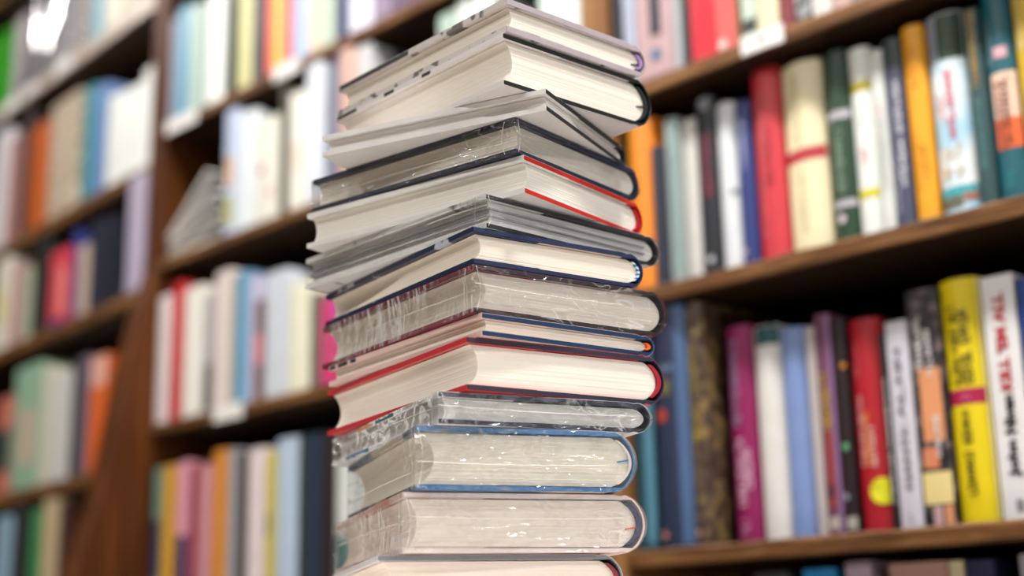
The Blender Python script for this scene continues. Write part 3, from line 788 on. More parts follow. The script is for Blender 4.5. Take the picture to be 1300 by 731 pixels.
 ('L2', 1.6840, 1, "farthest bookcase's third shelf", 'books on the third shelf of the farthest bookcase', [
  (-0.7054, -0.6216, 0.005, 0.2001, 0.143, 'white and lemon', 'white book with faint lemon patch', '#e0dacc', 'p', [('b', 0.0586, 0.1272, '#dcd080', -0.5, 0.5)]),
  (-0.6129, -0.5662, 0.005, 0.1716, 0.158, 'dusty rose', 'dusty rose book', '#b78a8a', 'p', []),
  (-0.562, -0.5165, 0.005, 0.1521, 0.161, 'grey-green', 'grey-green book', '#abb29c', 'p', []),
  (-0.5043, -0.4288, 0.005, 0.2027, 0.146, 'black', 'black book', '#1f2320', 'p', []),
  (-0.421, -0.3229, 0.005, 0.1528, 0.159, 'raspberry', 'raspberry red book with blue foot', '#d64154', 'p', [('b', 0.001, 0.0121, '#2f3080', -0.95, 0.6), ('b', 0.02, 0.1157, '#e88a80', -0.1, 0.6)]),
  (-0.3192, -0.2937, 0.005, 0.1777, 0.158, 'indigo', 'thin indigo book', '#303a82', 'p', []),
  (-0.2901, -0.2439, 0.005, 0.1383, 0.156, 'pinkish cream', 'pinkish cream book', '#c5ad9f', 'p', []),
  (-0.2404, -0.1887, 0.005, 0.1744, 0.155, 'dark navy', 'dark navy book', '#252a3e', 'p', []),
  (-0.1853, -0.122, 0.005, 0.1672, 0.158, 'near-black', 'near-black blue book', '#1c2030', 'p', []),
  (-0.074, -0.0115, 0.0, 0.2333, 0.146, 'lilac', 'tall lilac book standing proud of the shelf', '#b9aec6', 'p', []),
 ]),
 ('L3', 1.3775, 1, "farthest bookcase's fourth shelf", 'books on the fourth shelf of the farthest bookcase', [
  (-0.6467, -0.5674, 0.005, 0.1971, 0.156, 'coral', 'coral book with dark teal foot', '#c97262', 'p', [('b', 0.0436, 0.132, '#1f4a48', -0.95, 0.95)]),
  (-0.5592, -0.4295, 0.005, 0.2462, 0.143, 'sage picture', 'wide sage green picture book', '#92b69e', 'p', [('b', 0.0472, 0.1569, '#d0b2a0', -0.3, 0.6)]),
  (-0.4257, -0.3771, 0.005, 0.2279, 0.15, 'cream', 'cream book', '#d1cfba', 'p', []),
  (-0.3735, -0.2908, 0.005, 0.2105, 0.158, 'pale grey', 'pale grey book', '#d1d2d1', 'p', []),
  (-0.2873, -0.2595, 0.005, 0.2237, 0.156, 'dark', 'thin dark book', '#302b2d', 'p', []),
  (-0.256, -0.2186, 0.005, 0.2222, 0.144, 'grey-purple', 'grey-purple book', '#6c6272', 'p', []),
  (-0.2085, -0.1396, 0.005, 0.2115, 0.163, 'orange', 'orange book with pale pink top', '#e4682a', 'p', [('b', 0.1559, 0.2101, '#e8b0a0', -0.95, 0.95)]),
 ]),
 ('L4', 1.1100, 1, "farthest bookcase's bottom shelf", 'books on the bottom shelf of the farthest bookcase', [
  (-0.6092, -0.5327, 0.005, 0.2211, 0.154, 'pale blue', 'pale blue book', '#91b2ca', 'p', []),
  (-0.5249, -0.4517, 0.005, 0.2372, 0.152, 'black', 'black book', '#26272b', 'p', []),
  (-0.4404, -0.3923, 0.005, 0.2218, 0.135, 'green', 'grass green book', '#3d8c55', 'p', []),
  (-0.385, -0.3172, 0.005, 0.2368, 0.151, 'sand', 'sand coloured book', '#cbb691', 'p', []),
  (-0.3102, -0.2655, 0.005, 0.2194, 0.143, 'dark maroon', 'dark maroon book beside the flared upright', '#4a2a28', 'p', []),
 ]),
]

CLEAR = {'R3': .279, 'R2': .234, 'R1': .26, 'R4': .265, 'M1': .248, 'M2': .2275, 'M3': .2665, 'M4': .269,
         'L0': .228, 'L1': .297, 'L2': .204, 'L3': .278, 'L4': .2395}
SPECIAL = {
    'm1': ('#3a2c22', '#57463a', '#8a7240'),
    'm2': ('#1c110c', '#2f1e15', '#5a3a1e'),
    'm3': ('#1c1a1e', '#3a3236', '#7a6a68'),
    'm4': ('#2b2c30', '#8f9296', '#d8d8d8'),
    'm5': ('#8f7d68', '#bcac98', '#d6cab8'),
}
M_PAGE = paged('#efe6d6', 'x', 900)
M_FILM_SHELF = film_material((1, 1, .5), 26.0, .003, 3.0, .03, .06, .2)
M_FILM_GLINT = film_material((1, 1, .5), 26.0, .0001, 3.0, .02, .34, .0, rough=.03)

def spine_y(fr, W, bulge):
    """depth of the spine surface at fraction -1..1 across (0 = most forward)"""
    if bulge <= 0:
        return 0.0
    return bulge * fr * fr

def spine_part(parent, name, quads_f, W, bulge, mat, lift):
    """flat print on the spine: faces given as (fraction across, z) polygons"""
    v, f = [], []
    for q in quads_f:
        i = len(v)
        v += [(fr * W / 2, spine_y(fr, W, bulge) - lift, z) for fr, z in q]
        f.append(tuple(range(i, i + len(q))))
    o = link_mesh(name, v, f, mat, parent)
    # orient to the viewer's side
    me = o.data
    if me.polygons and me.polygons[0].normal.y > 0:
        me.flip_normals()
    return o

def shelf_book(row, case, x0, x1, yset, zsh, h, dp, label, group, col, kind, decos, rnd, name=None):
    W = x1 - x0 - .0008
    xc = (x0 + x1) / 2
    hard = kind in ('h', 'sky', 'm1', 'm2')
    root = thing(name or ('hardcover_book' if hard else 'paperback_book'), label, 'book', (0, 0, 0), 0, group)
    # position in the bookcase's own frame, written out in world space
    if case is far:
        ca, sa = math.cos(FAR_ANG), math.sin(FAR_ANG)
        root.location = (-2.17 + xc * ca - yset * sa, YF + xc * sa + yset * ca, zsh)
        root.rotation_euler = (0, 0, FAR_ANG)
    else:
        root.location = (xc, YF + yset, zsh)
    bulge = min(.22 * W, .009) if hard else min(.07 * W, .0015)
    th = .0024 if hard else .0006
    th = min(th, W * .2)
    n = 12
    # cover: U shape seen from above
    outer = [(-W / 2, dp)]
    hinge = bulge + .006
    if hard and W > .012:
        outer += [(-W / 2, hinge + .006), (-W / 2 + .0011, hinge + .002)]
    outer += [(W / 2 * math.sin(math.pi / 2 * (-1 + 2 * k / n)), spine_y(math.sin(math.pi / 2 * (-1 + 2 * k / n)), W, bulge)) for k in range(n + 1)]
    if hard and W > .012:
        outer += [(W / 2 - .0011, hinge + .002), (W / 2, hinge + .006)]
    outer += [(W / 2, dp)]
    inner = []
    for (x, y) in outer:
        inner.append((max(-W / 2 + th, min(W / 2 - th, x)), y if y >= dp else max(y + (th if abs(x) < W / 2 - th else 0), spine_y(0, W, bulge) + th)))
    if kind in SPECIAL:
        mat = mottled(*SPECIAL[kind], scale=70)
    elif kind == 'sky':
        mat = sky_cover()
    else:
        mat = paper_cover(col)
    strip_prism('cover', outer, inner, 0.0, h, mat, root, 'z')
    ov = .003 if hard else .0004
    pv, pf = box_geo(-W / 2 + th, W / 2 - th, bulge + th + .0015, dp - (.004 if hard else .0002), ov, h - ov)
    link_mesh('pages', pv, pf, M_PAGE, root)
    lift = .00025
    for q, d in enumerate(decos):
        if d[0] == 'b':
            _, z0, z1, c, fa, fb = d
            fa, fb, z1 = max(fa, -.985), min(fb, .985), min(z1, h - .001)
            m_ = 8
            qs = []
            for k in range(m_):
                a, b = fa + (fb - fa) * k / m_, fa + (fb - fa) * (k + 1) / m_
                qs.append([(a, z0), (b, z0), (b, z1), (a, z1)])
            spine_part(root, 'spine_band', qs, W, bulge, paper_cover(c), lift + .00008 * q)
        elif d[0] == 't':
            _, z0, z1, c, fa, fb, nn = d
            qs = [[(fb - (fb - fa) * y, z0 + (z1 - z0) * x) for x, y in g] for g in glyph_quads(nn, rnd)]
            spine_part(root, 'lettering', qs, W, bulge, paper_cover(c), lift + .0010 * 0 + .00008 * (q + 8))
        elif d[0] == 's':
            _, s, z0, z1, c, fa, fb = d
            tv, tf = text_tris(s)
            vs_ = [(fb - (fb - fa) * y, z0 + (z1 - z0) * x) for x, y in tv]
            vv = [(fr * W / 2, spine_y(fr, W, bulge) - lift - .0006, z) for fr, z in vs_]
            link_mesh('lettering', vv, tf, paper_cover(c), root)
        elif d[0] == 'c':
            _, fr, zc_, rr, c = d
            k_ = 18
            qs = []
            pts = []
            for k in range(k_):
                fx = fr + rr / (W / 2) * math.cos(2 * math.pi * k / k_)
                pts.append((max(-.985, min(.985, fx)), zc_ + rr * math.sin(2 * math.pi * k / k_)))
            cen = (max(-.985, min(.985, fr)), zc_)
            qs = [[cen, pts[k], pts[(k + 1) % k_]] for k in range(k_)]
            spine_part(root, 'spine_emblem' if rr < .012 else 'round_sticker', qs, W, bulge, paper_cover(c), lift + .00008 * (q + 8))
    if kind in ('f', 'F'):
        fv, ff = [], []
        m_, q_ = 24, (6 if kind == 'f' else 28)
        for k in range(m_ + 1):
            z = h * k / m_
            for j in range(q_ + 1):
                fr = -1 + 2 * j / q_
                if kind == 'f':
                    yy = -.0025 + .002 * fr * fr - rnd.uniform(0, .0012)
                else:      # film bowed out and tilted so it mirrors a lamp as a glint
                    yy = -.016 * math.sqrt(max(0, 1 - fr * fr)) - .0005 + .135 * (z - h / 2) * (1 - fr * fr)
                fv.append((fr * (W / 2 + .00005), yy, z))
        for k in range(m_):
            for j in range(q_):
                a = k * (q_ + 1) + j
                ff.append((a, a + 1, a + q_ + 2, a + q_ + 1))
        link_mesh('shrink_wrap', fv, ff, M_FILM_SHELF if kind == 'f' else M_FILM_GLINT, root, True)
    return root

CASE = {'R': near, 'M': mid, 'L': far}
rnd = random.Random(11)
for (row, zsh, left, phrase, group, books) in ROWS:
    case = CASE[row[0]]
    for i, (x0, x1, s, h, dp, short, desc, col, kind, decos) in enumerate(books):
        prev = books[i - 1][5] if i else None
        nxt = books[i + 1][5] if i + 1 < len(books) else None
        near_to = ('between %s and %s' % (prev, nxt)) if prev and nxt else ('first, before %s' % nxt if nxt else 'last, after %s' % prev)
        label = '%s on %s' % (desc, phrase)
        h = min(h, CLEAR[row])
        if row == 'L2' and short == 'lilac':
            h, dp = .2175, .14
        shelf_book(row, case, x0, x1, s, zsh + .0002, h, dp, label, group, col, kind, decos, rnd)

# a slumped fan of thin magazines in the corner of the middle case
zb = ZC + .6725
MAG_X1 = [r for r in ROWS if r[0] == 'M2'][0][5][0][0]
mag_names = ['lowest', 'second lowest', 'third lowest', 'middle', 'third topmost', 'second topmost', 'topmost']
mag_cols = ['#d9dce2', '#5f626b', '#e9ebef', '#6f727a', '#e2e4e8', '#5a5c64', '#dcdfe4']
mag_z = zb + .0004
for k in range(7):
    an = math.radians(2 + 6.0 * k)
    th = .0056
    xl = -2.112
    L_ = min(.150, (MAG_X1 - .004 - xl) / math.cos(an) - .001 * k)
    t = thing('magazine', mag_names[k] + ' grey magazine of the slumped fan beside the flared upright', 'magazine', (xl, YF + .012 + .002 * (k % 3), mag_z), 0, 'fanned magazines in the middle bookcase')
    mag_z += th / math.cos(an) + .0004
    ca, sa = math.cos(an), math.sin(an)
    def bar(name, x0, x1, z0, z1, y0, y1, mat):
        v, f = box_geo(x0, x1, y0, y1, z0, z1)
        v = [(x * ca - z * sa, y, x * sa + z * ca) for x, y, z in v]
        link_mesh(name, v, f, mat, t)
    cm = paper_cover(mag_cols[k])
    bar('cover', 0, L_, 0, .0006, 0, .19, cm)
    bar('cover', 0, L_, th - .0006, th, 0, .19, cm)
    bar('pages', .0006, L_ - .0006, .0006, th - .0006, .0008, .189, M_PAGE)

# ------------------------------------------------------------------ tags on the shelf edges
M_TAG = plain('label_card', '#e9e6e4', 0.35)
M_TAG_INK = plain('label_ink', '#3a3a44', 0.6)
def shelf_tag(case, x0, x1, z0, z1, label, ink=None):
    t = thing('shelf_tag', label, 'label', (0, 0, 0), 0, 'white tags on the shelf edges')
    xc = (x0 + x1) / 2
    if case is far:
        ca, sa = math.cos(FAR_ANG), math.sin(FAR_ANG)
        t.location = (-2.17 + xc * ca + .006 * sa, YF + xc * sa - .006 * ca, z0)
        t.rotation_euler = (0, 0, FAR_ANG)
    else:
        t.location = (xc, YF - .0012, z0)
    W, h = x1 - x0, z1 - z0
    n = 8
    outer = [(-W / 2 + W * k / n, -.0018 - .0006 * math.sin(math.pi * k / n)) for k in range(n + 1)]
    inner = [(x, y + .0016) for x, y in outer]
    strip_prism('card', outer, inner, 0, h, M_TAG, t, 'z')
    if ink:
        qs = [(-.0045, .40), (.0050, .50), (.0035, .66), (-.0025, .60)]
        link_mesh('printed_mark', [(a, -.0031, b * h) for a, b in qs], [(0, 1, 2, 3)], M_TAG_INK, t)
shelf_tag(near, -0.8733, -0.8162, ZC + 0.6475, ZC + 0.6695, 'white tag on the nearest bookcase under the cream books', True)
shelf_tag(mid, -2.1111, -2.0126, ZC + 0.8985, ZC + 0.9220, 'white tag on the middle case under the blue books', False)
shelf_tag(mid, -1.7868, -1.7180, ZC + 0.8985, ZC + 0.9220, 'white tag on the middle case under the flame red book', False)
shelf_tag(mid, -1.9299, -1.8504, ZC + 0.3620, ZC + 0.3860, 'white tag on the third shelf of the middle case', False)
shelf_tag(far, -0.6961, -0.6184, ZC + 1.1660, ZC + 1.1920, 'white tag farthest along the pale label rail', False)
shelf_tag(far, -0.5871, -0.5220, ZC + 1.1680, ZC + 1.1920, 'white tag between the other two on the pale label rail', False)
shelf_tag(far, -0.4297, -0.3500, ZC + 1.1660, ZC + 1.1940, 'white tag of the pale label rail nearest the upright', False)

# ------------------------------------------------------------------ display table under the stack
M_TABLE = wood('table_wood', '#4a3020', '#6e4a30', '#87603f', (1.5, 22, 22), .45)
M_BOUNCE_TOP = plain('white_bounce_top', '#efece6', .5)  # unseen top made white to bounce light onto the stack's undersides
tz = ZC + .0280
tb = thing('display_table', 'wooden display table with white bounce top carrying the stack, just under the picture', 'table', (-.68, .74, 0), math.radians(-6))
box('tabletop', -.30, .28, -.24, .24, tz - .03, tz, M_BOUNCE_TOP, tb, .003)['label'] = 'white table top added to bounce light upward'
for sx in (-1, 1):
    for sy in (-1, 1):
        box('leg', sx * .255 - .022, sx * .255 + .022, sy * .195 - .022, sy * .195 + .022, 0, tz - .03, M_TABLE, tb, .003)
for sy in (-1, 1):
    box('apron', -.233, .233, sy * .195 - .01, sy * .195 + .01, tz - .11, tz - .03, M_TABLE, tb)

# ------------------------------------------------------------------ the stack
# stacked books, topmost first: near corner x, y, heading, width, length, z bottom, thickness
STACK_GEOM = [
  (-0.6533, 0.6527, 1.5067, 0.1323, 0.2083, 1.4709, 0.0236),
  (-0.6555, 0.6511, 1.5040, 0.1364, 0.2082, 1.4315, 0.0394),
  (-0.6403, 0.6772, 1.8875, 0.1367, 0.1891, 1.4146, 0.0169),
  (-0.6635, 0.6694, 1.6853, 0.1460, 0.2053, 1.3873, 0.0274),
  (-0.6606, 0.6745, 1.7120, 0.1451, 0.2137, 1.3588, 0.0285),
  (-0.6783, 0.6538, 1.5314, 0.1692, 0.2186, 1.3334, 0.0253),
  (-0.6812, 0.6437, 1.3845, 0.1405, 0.2229, 1.3066, 0.0269),
  (-0.6804, 0.6430, 1.3848, 0.1584, 0.2264, 1.2719, 0.0347),
  (-0.6754, 0.6455, 1.4057, 0.1458, 0.2172, 1.2556, 0.0163),
  (-0.6833, 0.6385, 1.3364, 0.1537, 0.2271, 1.2191, 0.0365),
  (-0.6971, 0.6248, 1.2162, 0.1537, 0.2310, 1.1966, 0.0225),
  (-0.7097, 0.6158, 1.1074, 0.1439, 0.2181, 1.1536, 0.0430),
  (-0.7199, 0.6131, 1.0886, 0.1590, 0.2492, 1.1131, 0.0404),
  (-0.7350, 0.6046, 1.0350, 0.1576, 0.2377, 1.0781, 0.0350),
]

def blotched(base, ink, scale=22.0, p=(.50, .56), stretch=(1, 1, 1), rough=.3):
    return mottled(base, ink, ink, scale, rough, 3, stretch, (p[0], p[1], 1.0))

def tube(name, pts, r, mat, parent, n=6):
    v, f = [], []
    for i, p in enumerate(pts):
        p = Vector(p)
        a = Vector(pts[max(i - 1, 0)])
        b = Vector(pts[min(i + 1, len(pts) - 1)])
        d = (b - a).normalized()
        s = d.cross(Vector((0, 0, 1)))
        if s.length < 1e-4:
            s = Vector((1, 0, 0))
        s.normalize()
        u = s.cross(d)
        for k in range(n):
            an = 2 * math.pi * k / n
            v.append(p + s * (r * math.cos(an)) + u * (r * math.sin(an)))
    for i in range(len(pts) - 1):
        for k in range(n):
            a, b = i * n + k, i * n + (k + 1) % n
            f.append((a, b, b + n, a + n))
    f.append(tuple(range(n))[::-1])
    f.append(tuple((len(pts) - 1) * n + k for k in range(n)))
    return link_mesh(name, v, f, mat, parent, True)

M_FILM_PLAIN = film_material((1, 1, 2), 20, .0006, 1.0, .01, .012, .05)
M_SEAM = plain('film_seam', '#f4f2ee', .25)

def stack_book(geom, spec, idx):
    x, y, th_, Wd, Ln, zb_, T = geom
    g = .00018
    root = thing('hardcover_book', spec['label'], 'book', (x, y, zb_ + g), th_, 'books of the tall stack')
    t = T - 2 * g + spec.get('raise_', 0)
    bt = spec.get('board', .0030)
    jk = .00035
    w = Wd
    bulge = min(.24 * t, .0105)
    rn = random.Random(100 + idx)
    pages_col = spec.get('pages', '#f3ece1')
    # ---- cover: board - spine - board, outline in x,z
    z0, z1 = jk + .0001, t - jk - .0001
    hx = w - .006
    out = [(0, z0), (hx - .004, z0), (hx, z0 + .0009), (hx + .004, z0 + .0002)]
    n = 14
    for k in range(1, n):
        a = k / n
        s = 1 - (2 * a - 1) ** 2
        out.append((hx + .0045 + (.0035 + bulge) * s ** .75, z0 + (z1 - z0) * a))
    out += [(hx + .004, z1 - .0002), (hx, z1 - .0009), (hx - .004, z1), (0, z1)]
    inn = []
    for k, (px, pz) in enumerate(out):
        if k < 4:
            inn.append((min(px, hx), z0 + bt + (.0003 if k in (2, 3) else 0)))
        elif k >= len(out) - 4:
            inn.append((min(px, hx), z1 - bt - (.0003 if k in (len(out) - 3, len(out) - 4) else 0)))
        else:
            zz = max(z0 + bt, min(z1 - bt, pz))
            inn.append((px - .0012, zz))
    strip_prism('cover', out[::-1], inn[::-1], 0.0, Ln, spec['cloth'], root)
    # ---- lining on the inner board faces
    if 'lining' in spec:
        ml = paper_cover(spec['lining'])
        for (za, zb2) in ((z0 + bt + .00003, z0 + bt + .00018), (z1 - bt - .00018, z1 - bt - .00003)):
            box('lining', .0012, hx - .004, .0012, Ln - .0012, za, zb2, ml, root)
    # ---- dust jacket: from inner flap round the fore-edge, over board, spine, board, and back in
    if spec.get('jacket'):
        e = .00005
        path = [(.055, z0 + bt + .0002), (.002, z0 + bt + .0002), (-.0003, z0 + bt), (-.0003, z0 - e), (.0005, z0 - e)]
        path += [(px + (e if 3 < k < len(out) - 4 else 0), pz - (e if k < 4 else 0) + (e if k >= len(out) - 4 else 0)) for k, (px, pz) in enumerate(out) if k not in (0, len(out) - 1)]
        path += [(.0005, z1 + e), (-.0003, z1 + e), (-.0003, z1 - bt), (.002, z1 - bt - .0002), (.055, z1 - bt - .0002)]
        o2 = offset_path(path, -jk * .9)
        # keep the flaps on the page side thin and inside the gap
        strip_prism('dust_jacket', o2[::-1], path[::-1], .0003, Ln - .0003, spec['jacket'], root)
    # ---- page block
    gap = .0009
    pz0, pz1 = z0 + bt + gap, z1 - bt - gap
    ph = pz1 - pz0
    ns = max(14, int(ph / .0008))
    ov = .0033
    conc = min(.23 * ph, .0090) * spec.get('conc', 1.0)
    L_, R_ = [], []
    for k in range(ns + 1):
        a = k / ns
        s = 1 - (2 * a - 1) ** 2
        j = rn.uniform(-.00013, .00013)
        L_.append((ov + conc * s ** .8 + j, pz0 + ph * a))
        R_.append((hx + .0014 - spec.get('gap', 0) + (.0030 + bulge) * s ** .75, pz0 + ph * a))
    v, f = [], []
    yj = [rn.uniform(-.0001, .0001) for _ in range(ns + 1)]
    for yy, sg in ((ov, 1), (Ln - ov, -1)):
        for k in range(ns + 1):
            v.append((L_[k][0], yy + sg * yj[k], L_[k][1]))
        for k in range(ns + 1):
            v.append((R_[k][0], yy + sg * yj[k], R_[k][1]))
    m_ = ns + 1
    for k in range(ns):
        f.append((k, m_ + k, m_ + k + 1, k + 1))                               # head
        f.append((2 * m_ + k, 2 * m_ + k + 1, 3 * m_ + k + 1, 3 * m_ + k))     # tail
        f.append((k, k + 1, 2 * m_ + k + 1, 2 * m_ + k))                       # fore-edge
        f.append((m_ + k, 3 * m_ + k, 3 * m_ + k + 1, m_ + k + 1))             # spine side
    f.append((0, 2 * m_, 3 * m_, m_))
    f.append((ns, m_ + ns, 3 * m_ + ns, 2 * m_ + ns))
    link_mesh('page_block', v, f, paged(pages_col), root)
    # ---- volume boards of the boxed set
    for fz in spec.get('dividers', ()):
        zc_ = pz0 + ph * fz
        box('divider', .0012, hx, .0012, Ln - .0012, zc_ - .0005, zc_ + .0005, plain('divider_card', '#a6a7ac', .5), root)
    # ---- headband: coloured crescent between the pages and the spine
    if 'band' in spec:
        hb = []
        ho = []
        for k in range(2, ns - 1):
            a = k / ns
            s = 1 - (2 * a - 1) ** 2
            hb.append((R_[k][0] - .0004, R_[k][1]))
            ho.append((R_[k][0] + .0010 + spec.get('gap', 0) + .0006 * s, R_[k][1]))
        if spec.get('band2'):
            step = 2
            for q in range(0, len(hb) - step, step):
                strip_prism('headband_stitch', ho[q:q + step + 1], hb[q:q + step + 1], .0012, .004, plain('headband', spec['band2'] if (q // step) % 2 else spec['band'], .6), root)
        else:
            strip_prism('headband', ho, hb, .0012, .006, plain('headband', spec['band'], .6), root)
    if 'ribbon' in spec:
        c, fz = spec['ribbon']
        zc_ = pz0 + ph * fz
        xr = R_[ns // 2][0]
        vv = [(xr - .0085, ov - .0002, zc_), (xr - .001, ov - .0022, zc_ + .0012), (xr - .001, ov + .004, zc_ + .0012), (xr - .0085, ov + .004, zc_)]
        vv += [(a, b, c_ - .0009) for a, b, c_ in vv]
        link_mesh('ribbon', vv, [(0, 1, 2, 3), (7, 6, 5, 4), (0, 4, 5, 1), (1, 5, 6, 2), (2, 6, 7, 3), (3, 7, 4, 0)], plain('ribbon_silk', c, .5), root)
    # ---- shrink wrap
    wr = spec.get('wrap')
    if wr:
        nz_ = 12
        v, f, fm = [], [], []
        # four taut sheets, each with its own edge so the corners stay crisp
        for side, m_ in ((0, 60), (1, 46), (2, 60), (3, 46)):
            base = len(v)
            for i in range(nz_ + 1):
                zf = i / nz_
                s = 1 - (2 * zf - 1) ** 2
                sag = math.sin(math.pi * zf)
                xm = w - .0006 + (bulge + .0042) * s ** .75
                for k in range(m_ + 1):
                    q = k / m_
                    edge = min(1.0, 10 * q, 10 * (1 - q))
                    d = .0011 * sag * edge
                    j = rn.uniform(-1, 1) * .00026 * sag * edge
                    if side == 0:
                        px, py = -.0011 + 1.5 * d + j, Ln + .0009 - (Ln + .0018) * q
                    elif side == 1:
                        px, py = -.0011 + (xm + .0011) * q, -.0009 + (d + j if q < .9 else 0)
                    elif side == 2:
                        px, py = xm, -.0009 + (Ln + .0018) * q
                    else:
                        px, py = xm - (xm + .0011) * q, Ln + .0009 - d - j
                    v.append((px, py, jk + .0002 + (t - 2 * jk - .0004) * zf))
            for i in range(nz_):
                for k in range(m_):
                    a = base + i * (m_ + 1) + k
                    f.append((a, a + 1, a + m_ + 2, a + m_ + 1))
                    fm.append(0 if side == 0 else (2 if side == 2 or (side == 1 and k > .9 * m_) else 1))
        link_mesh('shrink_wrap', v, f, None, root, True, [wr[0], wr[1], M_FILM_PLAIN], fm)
        # gathered folds standing at the near corner
        for q in range(spec.get('folds', 2)):
            m_ = 14
            off = .0015 + .006 * q + rn.uniform(0, .002)
            pts = []
            for k in range(m_ + 1):
                a = k / m_
                bow = math.sin(math.pi * a)
                if q % 2 == 0:
                    pts.append((off * .4 + .0035 * bow + rn.uniform(-.0002, .0002), -.0012 + .0009 * bow, jk + .001 + (t - 2 * jk - .002) * a))
                else:
                    pts.append((-.0012 + .0014 * bow, off + .004 * bow + rn.uniform(-.0002, .0002), jk + .001 + (t - 2 * jk - .002) * a))
            tube('film_fold', pts, .00017, M_SEAM, root)
        for (side, zf, r, ya, yb) in spec.get('seams', ()):
            zz = t * zf
            m_ = 26
            if side == 'f':
                pts = [(-.0010 + .0011 * math.sin(math.pi * zf) + rn.uniform(0, .0002), Ln * (ya + (yb - ya) * k / m_), zz + .0016 * math.sin(2.2 * k / m_) + rn.uniform(-.0002, .0002)) for k in range(m_ + 1)]
            else:
                pts = [(w * (ya + (yb - ya) * k / m_), -.0011 + .0007 * min(1, 8 * k / m_), zz - .0012 * math.sin(3.0 * k / m_) + rn.uniform(-.00025, .00025)) for k in range(m_ + 1)]
            tube('film_seam', pts, r, M_SEAM, root)
    # ---- printed patches seen on the folded jacket edges
    for (ya, yb, top, c) in spec.get('edge_print', ()):
        za = (z1 - bt * .95) if top else (z0 + bt * .05)
        vv, ff = box_geo(-.00085, -.00066, Ln * ya, Ln * yb, za, za + bt * .9)
        link_mesh('edge_print', vv, ff, paper_cover(c), root)
    return root

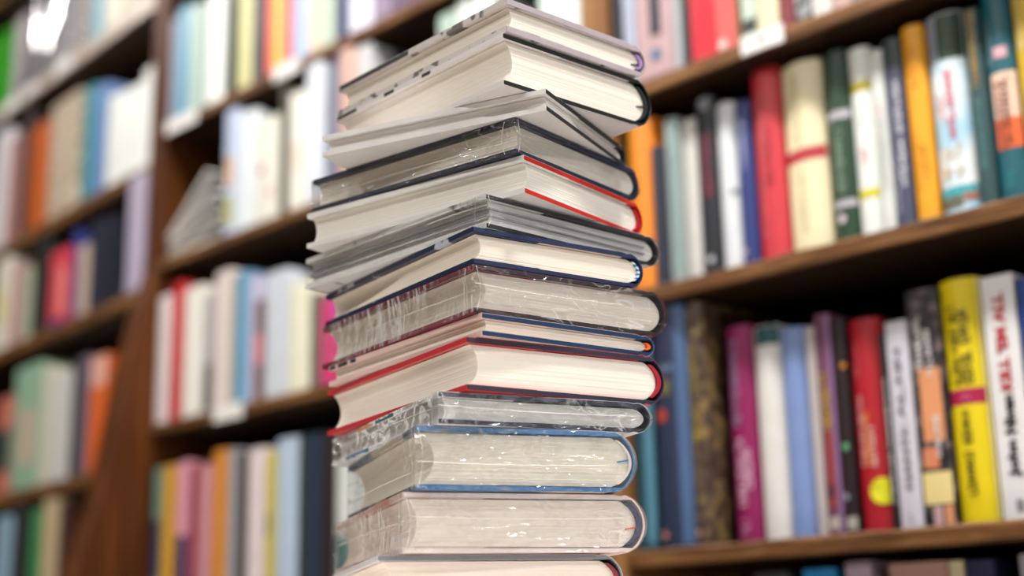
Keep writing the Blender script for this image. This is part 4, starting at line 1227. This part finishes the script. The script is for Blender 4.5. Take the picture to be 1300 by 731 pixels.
CL = lambda c, r=.5: paper_cover(c, r, .12, 90)
SPECS = [
 dict(board=.0042, raise_=.003, label='topmost hardcover of the stack, lavender spine and mottled taupe jacket', cloth=CL('#b8acb4'), jacket=blotched('#cfc6c4', '#5a504a', 60, (.56, .62)), lining='#d8cfd2', band='#a783c0', gap=.0012, ribbon=('#3a3036', .35),
      edge_print=[(.55, .99, 1, '#2a2c2c')]),
 dict(label='thick black-boarded hardcover second from the top, white jacket with black blots', cloth=CL('#121a19'), jacket=blotched('#e0dadb', '#3a3a3c', 30, (.66, .70)), lining='#d9d0d4', band='#16201f', gap=.0012, ribbon=('#20282a', .45),
      edge_print=[(.40, .45, 1, '#1c2220'), (.62, .68, 1, '#1c2220'), (.86, .99, 1, '#1c2220')]),
 dict(label='thin white hardcover skewed in the stack below the black-boarded one', cloth=CL('#1d2629'), jacket=paper_cover('#e6e3e3', .3), lining='#e0dcdc', pages='#e9e5e0', conc=1.3),
 dict(label='shrink-wrapped hardcover with navy boards under the skewed white book', cloth=CL('#212f52'), jacket=paper_cover('#1b2438', .3), pages='#eee6db', conc=.5,
      wrap=(('a', 1), ('b', 1)), seams=[('f', .38, .00026, .0, .86), ('h', .62, .00022, 0, .12)]),
 dict(label='white-jacketed hardcover with bright red boards at its head', cloth=CL('#cf2a20'), jacket=paper_cover('#eceae8', .3), lining='#e2dcdc', pages='#efebe4', band='#b81c22', gap=.0008, conc=.8),
 dict(label='shrink-wrapped pale set of three thin volumes with black upper board', cloth=CL('#23262b'), jacket=blotched('#e2e2e3', '#6a6a70', 26, (.64, .70), (1, 1.6, 1)), pages='#f1efec', dividers=(.36, .68), conc=.5,
      wrap=(('a', 2), ('b', 2)), seams=[('f', .66, .0003, .0, .3), ('f', .30, .00022, 0, .75)]),
 dict(label='navy hardcover with blue and white striped headband, mid-stack', cloth=CL('#1c2b52'), jacket=blotched('#20294a', '#b9bfcc', 34, (.62, .66)), pages='#f4eadc', band='#dfe6ee', band2='#2a6aa8', lining='#ead2c4',
      edge_print=[(.78, .83, 1, '#c9ccd2'), (.87, .90, 1, '#b9bcc4')]),
 dict(label='thick shrink-wrapped hardcover with maroon jacket and dark boards', cloth=CL('#27222a'), jacket=paper_cover('#80243a', .25), pages='#f1e9df', lining='#c9b4ae', conc=1.3,
      wrap=(('c', 3), ('d', 3)), seams=[('f', .46, .00028, .0, .68), ('h', .60, .00024, 0, .8)]),
 dict(label='slim hardcover with orange headband between maroon and red books', cloth=CL('#15335a'), jacket=paper_cover('#e6c9c1', .3), pages='#f2e8de', band='#ee6a1c', gap=.0014, lining='#e8d5cc', conc=.9,
      edge_print=[(.80, .84, 1, '#26242a'), (.86, .93, 1, '#26242a'), (.95, .99, 1, '#26242a')]),
 dict(label='red-jacketed hardcover with dark red headband and slate boards', cloth=CL('#29293e'), jacket=paper_cover('#c8323a', .3), pages='#f3ece1', band='#a01228', gap=.0016, lining='#c03040'),
 dict(label='thin shrink-wrapped hardcover with crumpled film and indigo boards', cloth=CL('#24263c'), jacket=blotched('#dedee2', '#a89a92', 24, (.60, .66)), pages='#ebe9e6', conc=.6,
      wrap=(('e', 4), ('f', 4)), seams=[('f', .55, .00035, .0, .95), ('h', .56, .00026, 0, 1.0)],
      edge_print=[(.38, .55, 1, '#3f6070'), (.58, .74, 1, '#d08a50'), (.62, .85, 0, '#3a6a94')]),
 dict(label='thick shrink-wrapped hardcover with bright blue boards and blue ribbon', cloth=CL('#1668a6', .35), jacket=blotched('#5a6f88', '#c9bfae', 14, (.50, .58)), pages='#f0e8da', band='#e8e4dc', ribbon=('#2a7ab8', .52), conc=1.2,
      wrap=(('g', 5), ('h', 5)), seams=[('f', .30, .0003, .0, .99), ('h', .44, .00024, .0, .95)]),
 dict(label='shrink-wrapped pale pink hardcover with navy headband and orange ribbon', cloth=CL('#e6d6d2', .35), jacket=blotched('#e2cfc9', '#c98270', 12, (.48, .56)), pages='#f2e7dc', band='#1d2450', gap=.0016, ribbon=('#d8562a', .40), conc=.9,
      wrap=(('c', 6), ('d', 6)), seams=[('f', .52, .0003, .0, .98), ('h', .60, .0002, .02, .98)]),
 dict(label='lowest hardcover of the stack, grey boards, cut by the frame', cloth=CL('#75747c'), jacket=paper_cover('#cfced2', .3), pages='#efe0d6', band='#7a1a26', gap=.0012, lining='#d8d0d0'),
]
_films = {}
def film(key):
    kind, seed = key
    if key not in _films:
        P = {  # stretch, scale, crease depth, haze, base reflectance, painted highlight, width, mask scale, mask low, mask high
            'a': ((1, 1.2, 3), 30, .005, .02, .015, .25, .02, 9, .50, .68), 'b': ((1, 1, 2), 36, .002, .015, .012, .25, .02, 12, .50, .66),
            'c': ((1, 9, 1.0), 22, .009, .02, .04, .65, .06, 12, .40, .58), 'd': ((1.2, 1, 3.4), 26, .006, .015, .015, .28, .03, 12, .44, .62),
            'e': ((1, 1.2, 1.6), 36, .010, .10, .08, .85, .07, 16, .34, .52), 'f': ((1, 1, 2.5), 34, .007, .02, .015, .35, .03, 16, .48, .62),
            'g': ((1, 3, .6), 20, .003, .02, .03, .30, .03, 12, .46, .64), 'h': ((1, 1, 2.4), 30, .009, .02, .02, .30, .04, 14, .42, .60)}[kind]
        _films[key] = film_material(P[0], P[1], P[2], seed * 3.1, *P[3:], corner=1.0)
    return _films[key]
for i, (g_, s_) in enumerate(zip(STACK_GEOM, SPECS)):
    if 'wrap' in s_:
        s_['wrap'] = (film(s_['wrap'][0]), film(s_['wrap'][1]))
    stack_book(g_, s_, i)
